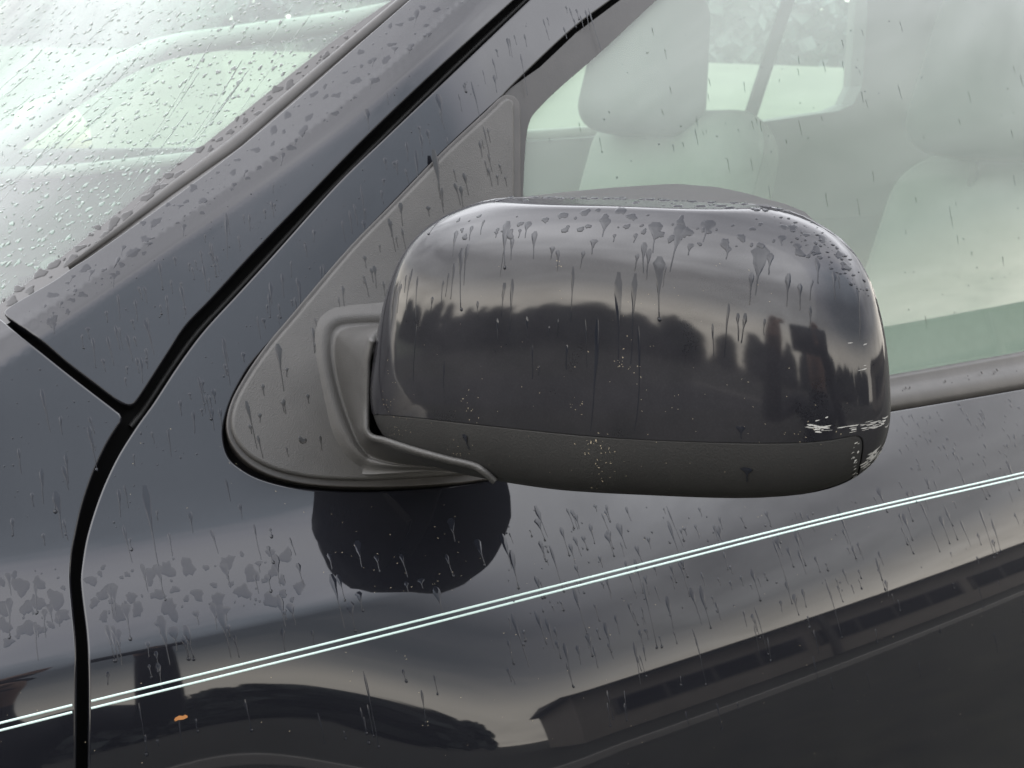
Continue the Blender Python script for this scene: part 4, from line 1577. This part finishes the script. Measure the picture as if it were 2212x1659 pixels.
def person():
    bx, by = CAM[0] - .54 * math.sin(YAW), CAM[1] - .54 * math.cos(YAW)
    root = bpy.data.objects.new('person', None)
    COL.objects.link(root)
    root.location = (bx, by, 0)
    root['label'] = 'person in dark jacket and blue jeans crouching behind a phone, mirrored in the wing mirror'
    root['category'] = 'person'
    f = np.array([math.sin(YAW), math.cos(YAW), 0]); r_ = np.array([math.cos(YAW), -math.sin(YAW), 0]); u = np.array([0, 0, 1.0])
    o = np.array([bx, by, 0])

    def w(a, b, c):
        return o + r_ * a + f * b + u * c
    V, E_, Rr = [], [], []

    def add(p, rad, par=None):
        V.append(p); Rr.append(rad)
        if par is not None:
            E_.append((par, len(V) - 1))
        return len(V) - 1
    pel = add(w(0, -.16, .66), (.155, .125))
    sp = add(w(0, -.13, .80), (.150, .11), pel); ch = add(w(0, -.04, .98), (.175, .12), sp); nb = add(w(0, .02, 1.12), (.10, .08), ch)
    nk = add(w(0, .06, 1.18), (.055, .055), nb); h1_ = add(w(0, .09, 1.25), (.075, .09), nk); add(w(0, .08, 1.35), (.072, .085), h1_)
    ph = CAM - FW * .012
    for s_ in (-1, 1):
        hp = add(w(s_ * .10, -.14, .62), (.095, .095), pel); kn = add(w(s_ * .15, .20, .46), (.060, .062), hp); an = add(w(s_ * .14, -.02, .10), (.042, .045), kn)
        ft = add(w(s_ * .13, .05, .045), (.042, .035), an); add(w(s_ * .14, .16, .035), (.038, .026), ft)
        sh = add(w(s_ * .19, -.01, 1.08), (.062, .062), ch); el = add(w(s_ * .24, .20, .98), (.047, .047), sh)
        hand = ph + r_ * s_ * .088 - f * .03
        wr = add(hand + (w(s_ * .24, .20, .98) - hand) * .22, (.030, .026), el); pm = add(hand - f * .012, (.032, .022), wr)
        for k in range(4):
            k1 = add(hand + r_ * s_ * (-.004) + u * (.030 - k * .018) + f * .018, (.0085, .0085), pm)
            k2 = add(hand + r_ * s_ * (-.022 + .003 * k) + u * (.030 - k * .018) + f * .030, (.0075, .0075), k1)
        t1 = add(hand + u * .036 - f * .018 - r_ * s_ * .012, (.010, .010), pm); add(hand + u * .030 - f * .016 - r_ * s_ * .034, (.0085, .0085), t1)
    me = bpy.data.meshes.new('body')
    me.from_pydata([tuple(v - o) for v in V], E_, [])
    ob = bpy.data.objects.new('body_rig', me)
    COL.objects.link(ob)
    sk = ob.modifiers.new('skin', 'SKIN')
    for i, rr in enumerate(Rr):
        me.skin_vertices[0].data[i].radius = rr
    me.skin_vertices[0].data[0].use_root = True
    sd = ob.modifiers.new('sub', 'SUBSURF'); sd.levels = 2; sd.render_levels = 2
    dg = bpy.context.evaluated_depsgraph_get()
    nm = bpy.data.meshes.new_from_object(ob.evaluated_get(dg))
    bpy.data.objects.remove(ob)
    for k in ('jacket', 'jeans', 'skin'):
        nm.materials.append(M[k])
    for p in nm.polygons:
        c = np.array(p.center) + o
        d = np.linalg.norm(c - ph)
        p.material_index = 2 if ((c[2] > 1.165 and d > .3) or d < .135) else (1 if c[2] < .70 else 0)
        p.use_smooth = True
    b = bpy.data.objects.new('body', nm); COL.objects.link(b); b.parent = root
    bm = bmesh.new()
    bmesh.ops.create_uvsphere(bm, u_segments=24, v_segments=16, radius=1)
    bmesh.ops.delete(bm, geom=[v for v in bm.verts if v.co.z < -.15 and v.co.y > -.25 or (v.co.y > .55 and v.co.z < .45)], context='VERTS')
    bm.transform(Matrix.Translation(w(0, .065, 1.305) - o) @ Matrix.Rotation(-YAW, 4, 'Z') @ Matrix.Diagonal((.086, .108, .118, 1)))
    hr_ = bm_obj('hair', bm, 'hair', root)
    for nm_, c, sz in (('nose', w(0, .188, 1.275), (.016, .026, .034)), ('eye', w(-.032, .170, 1.305), (.014, .010, .009)), ('eye', w(.032, .170, 1.305), (.014, .010, .009)), ('mouth', w(0, .173, 1.225), (.026, .008, .007))):
        bm = bmesh.new(); bmesh.ops.create_uvsphere(bm, u_segments=10, v_segments=8, radius=1)
        bm.transform(Matrix.Translation(c - o) @ Matrix.Rotation(-YAW, 4, 'Z') @ Matrix.Diagonal((*sz, 1)))
        bm_obj(nm_, bm, 'skin' if nm_ == 'nose' else 'hair', root)
    # the phone in both hands, its lens at the point of view
    pr = bpy.data.objects.new('phone', None)
    COL.objects.link(pr)
    pr.location = ph
    pr['label'] = 'black phone in a blue case held out towards the wing mirror'
    pr['category'] = 'phone'
    rot = Matrix([[RT[0], UP[0], -FW[0]], [RT[1], UP[1], -FW[1]], [RT[2], UP[2], -FW[2]]]).to_4x4()
    for nm_, c, sz, mt in (('body', (.055, -.022, .0045), (.150, .072, .008), 'phone_body'), ('case', (.055, -.022, .008), (.155, .077, .007), 'phone_case')):
        bm = bmesh.new(); bmesh.ops.create_cube(bm, size=1)
        for v in bm.verts:
            v.co = Vector((v.co.x * sz[0], v.co.y * sz[1], v.co.z * sz[2]))
        bmesh.ops.bevel(bm, geom=bm.edges[:], offset=.003, segments=2, affect='EDGES')
        bm.transform(rot @ Matrix.Translation(c))
        bm_obj(nm_, bm, mt, pr)


person()
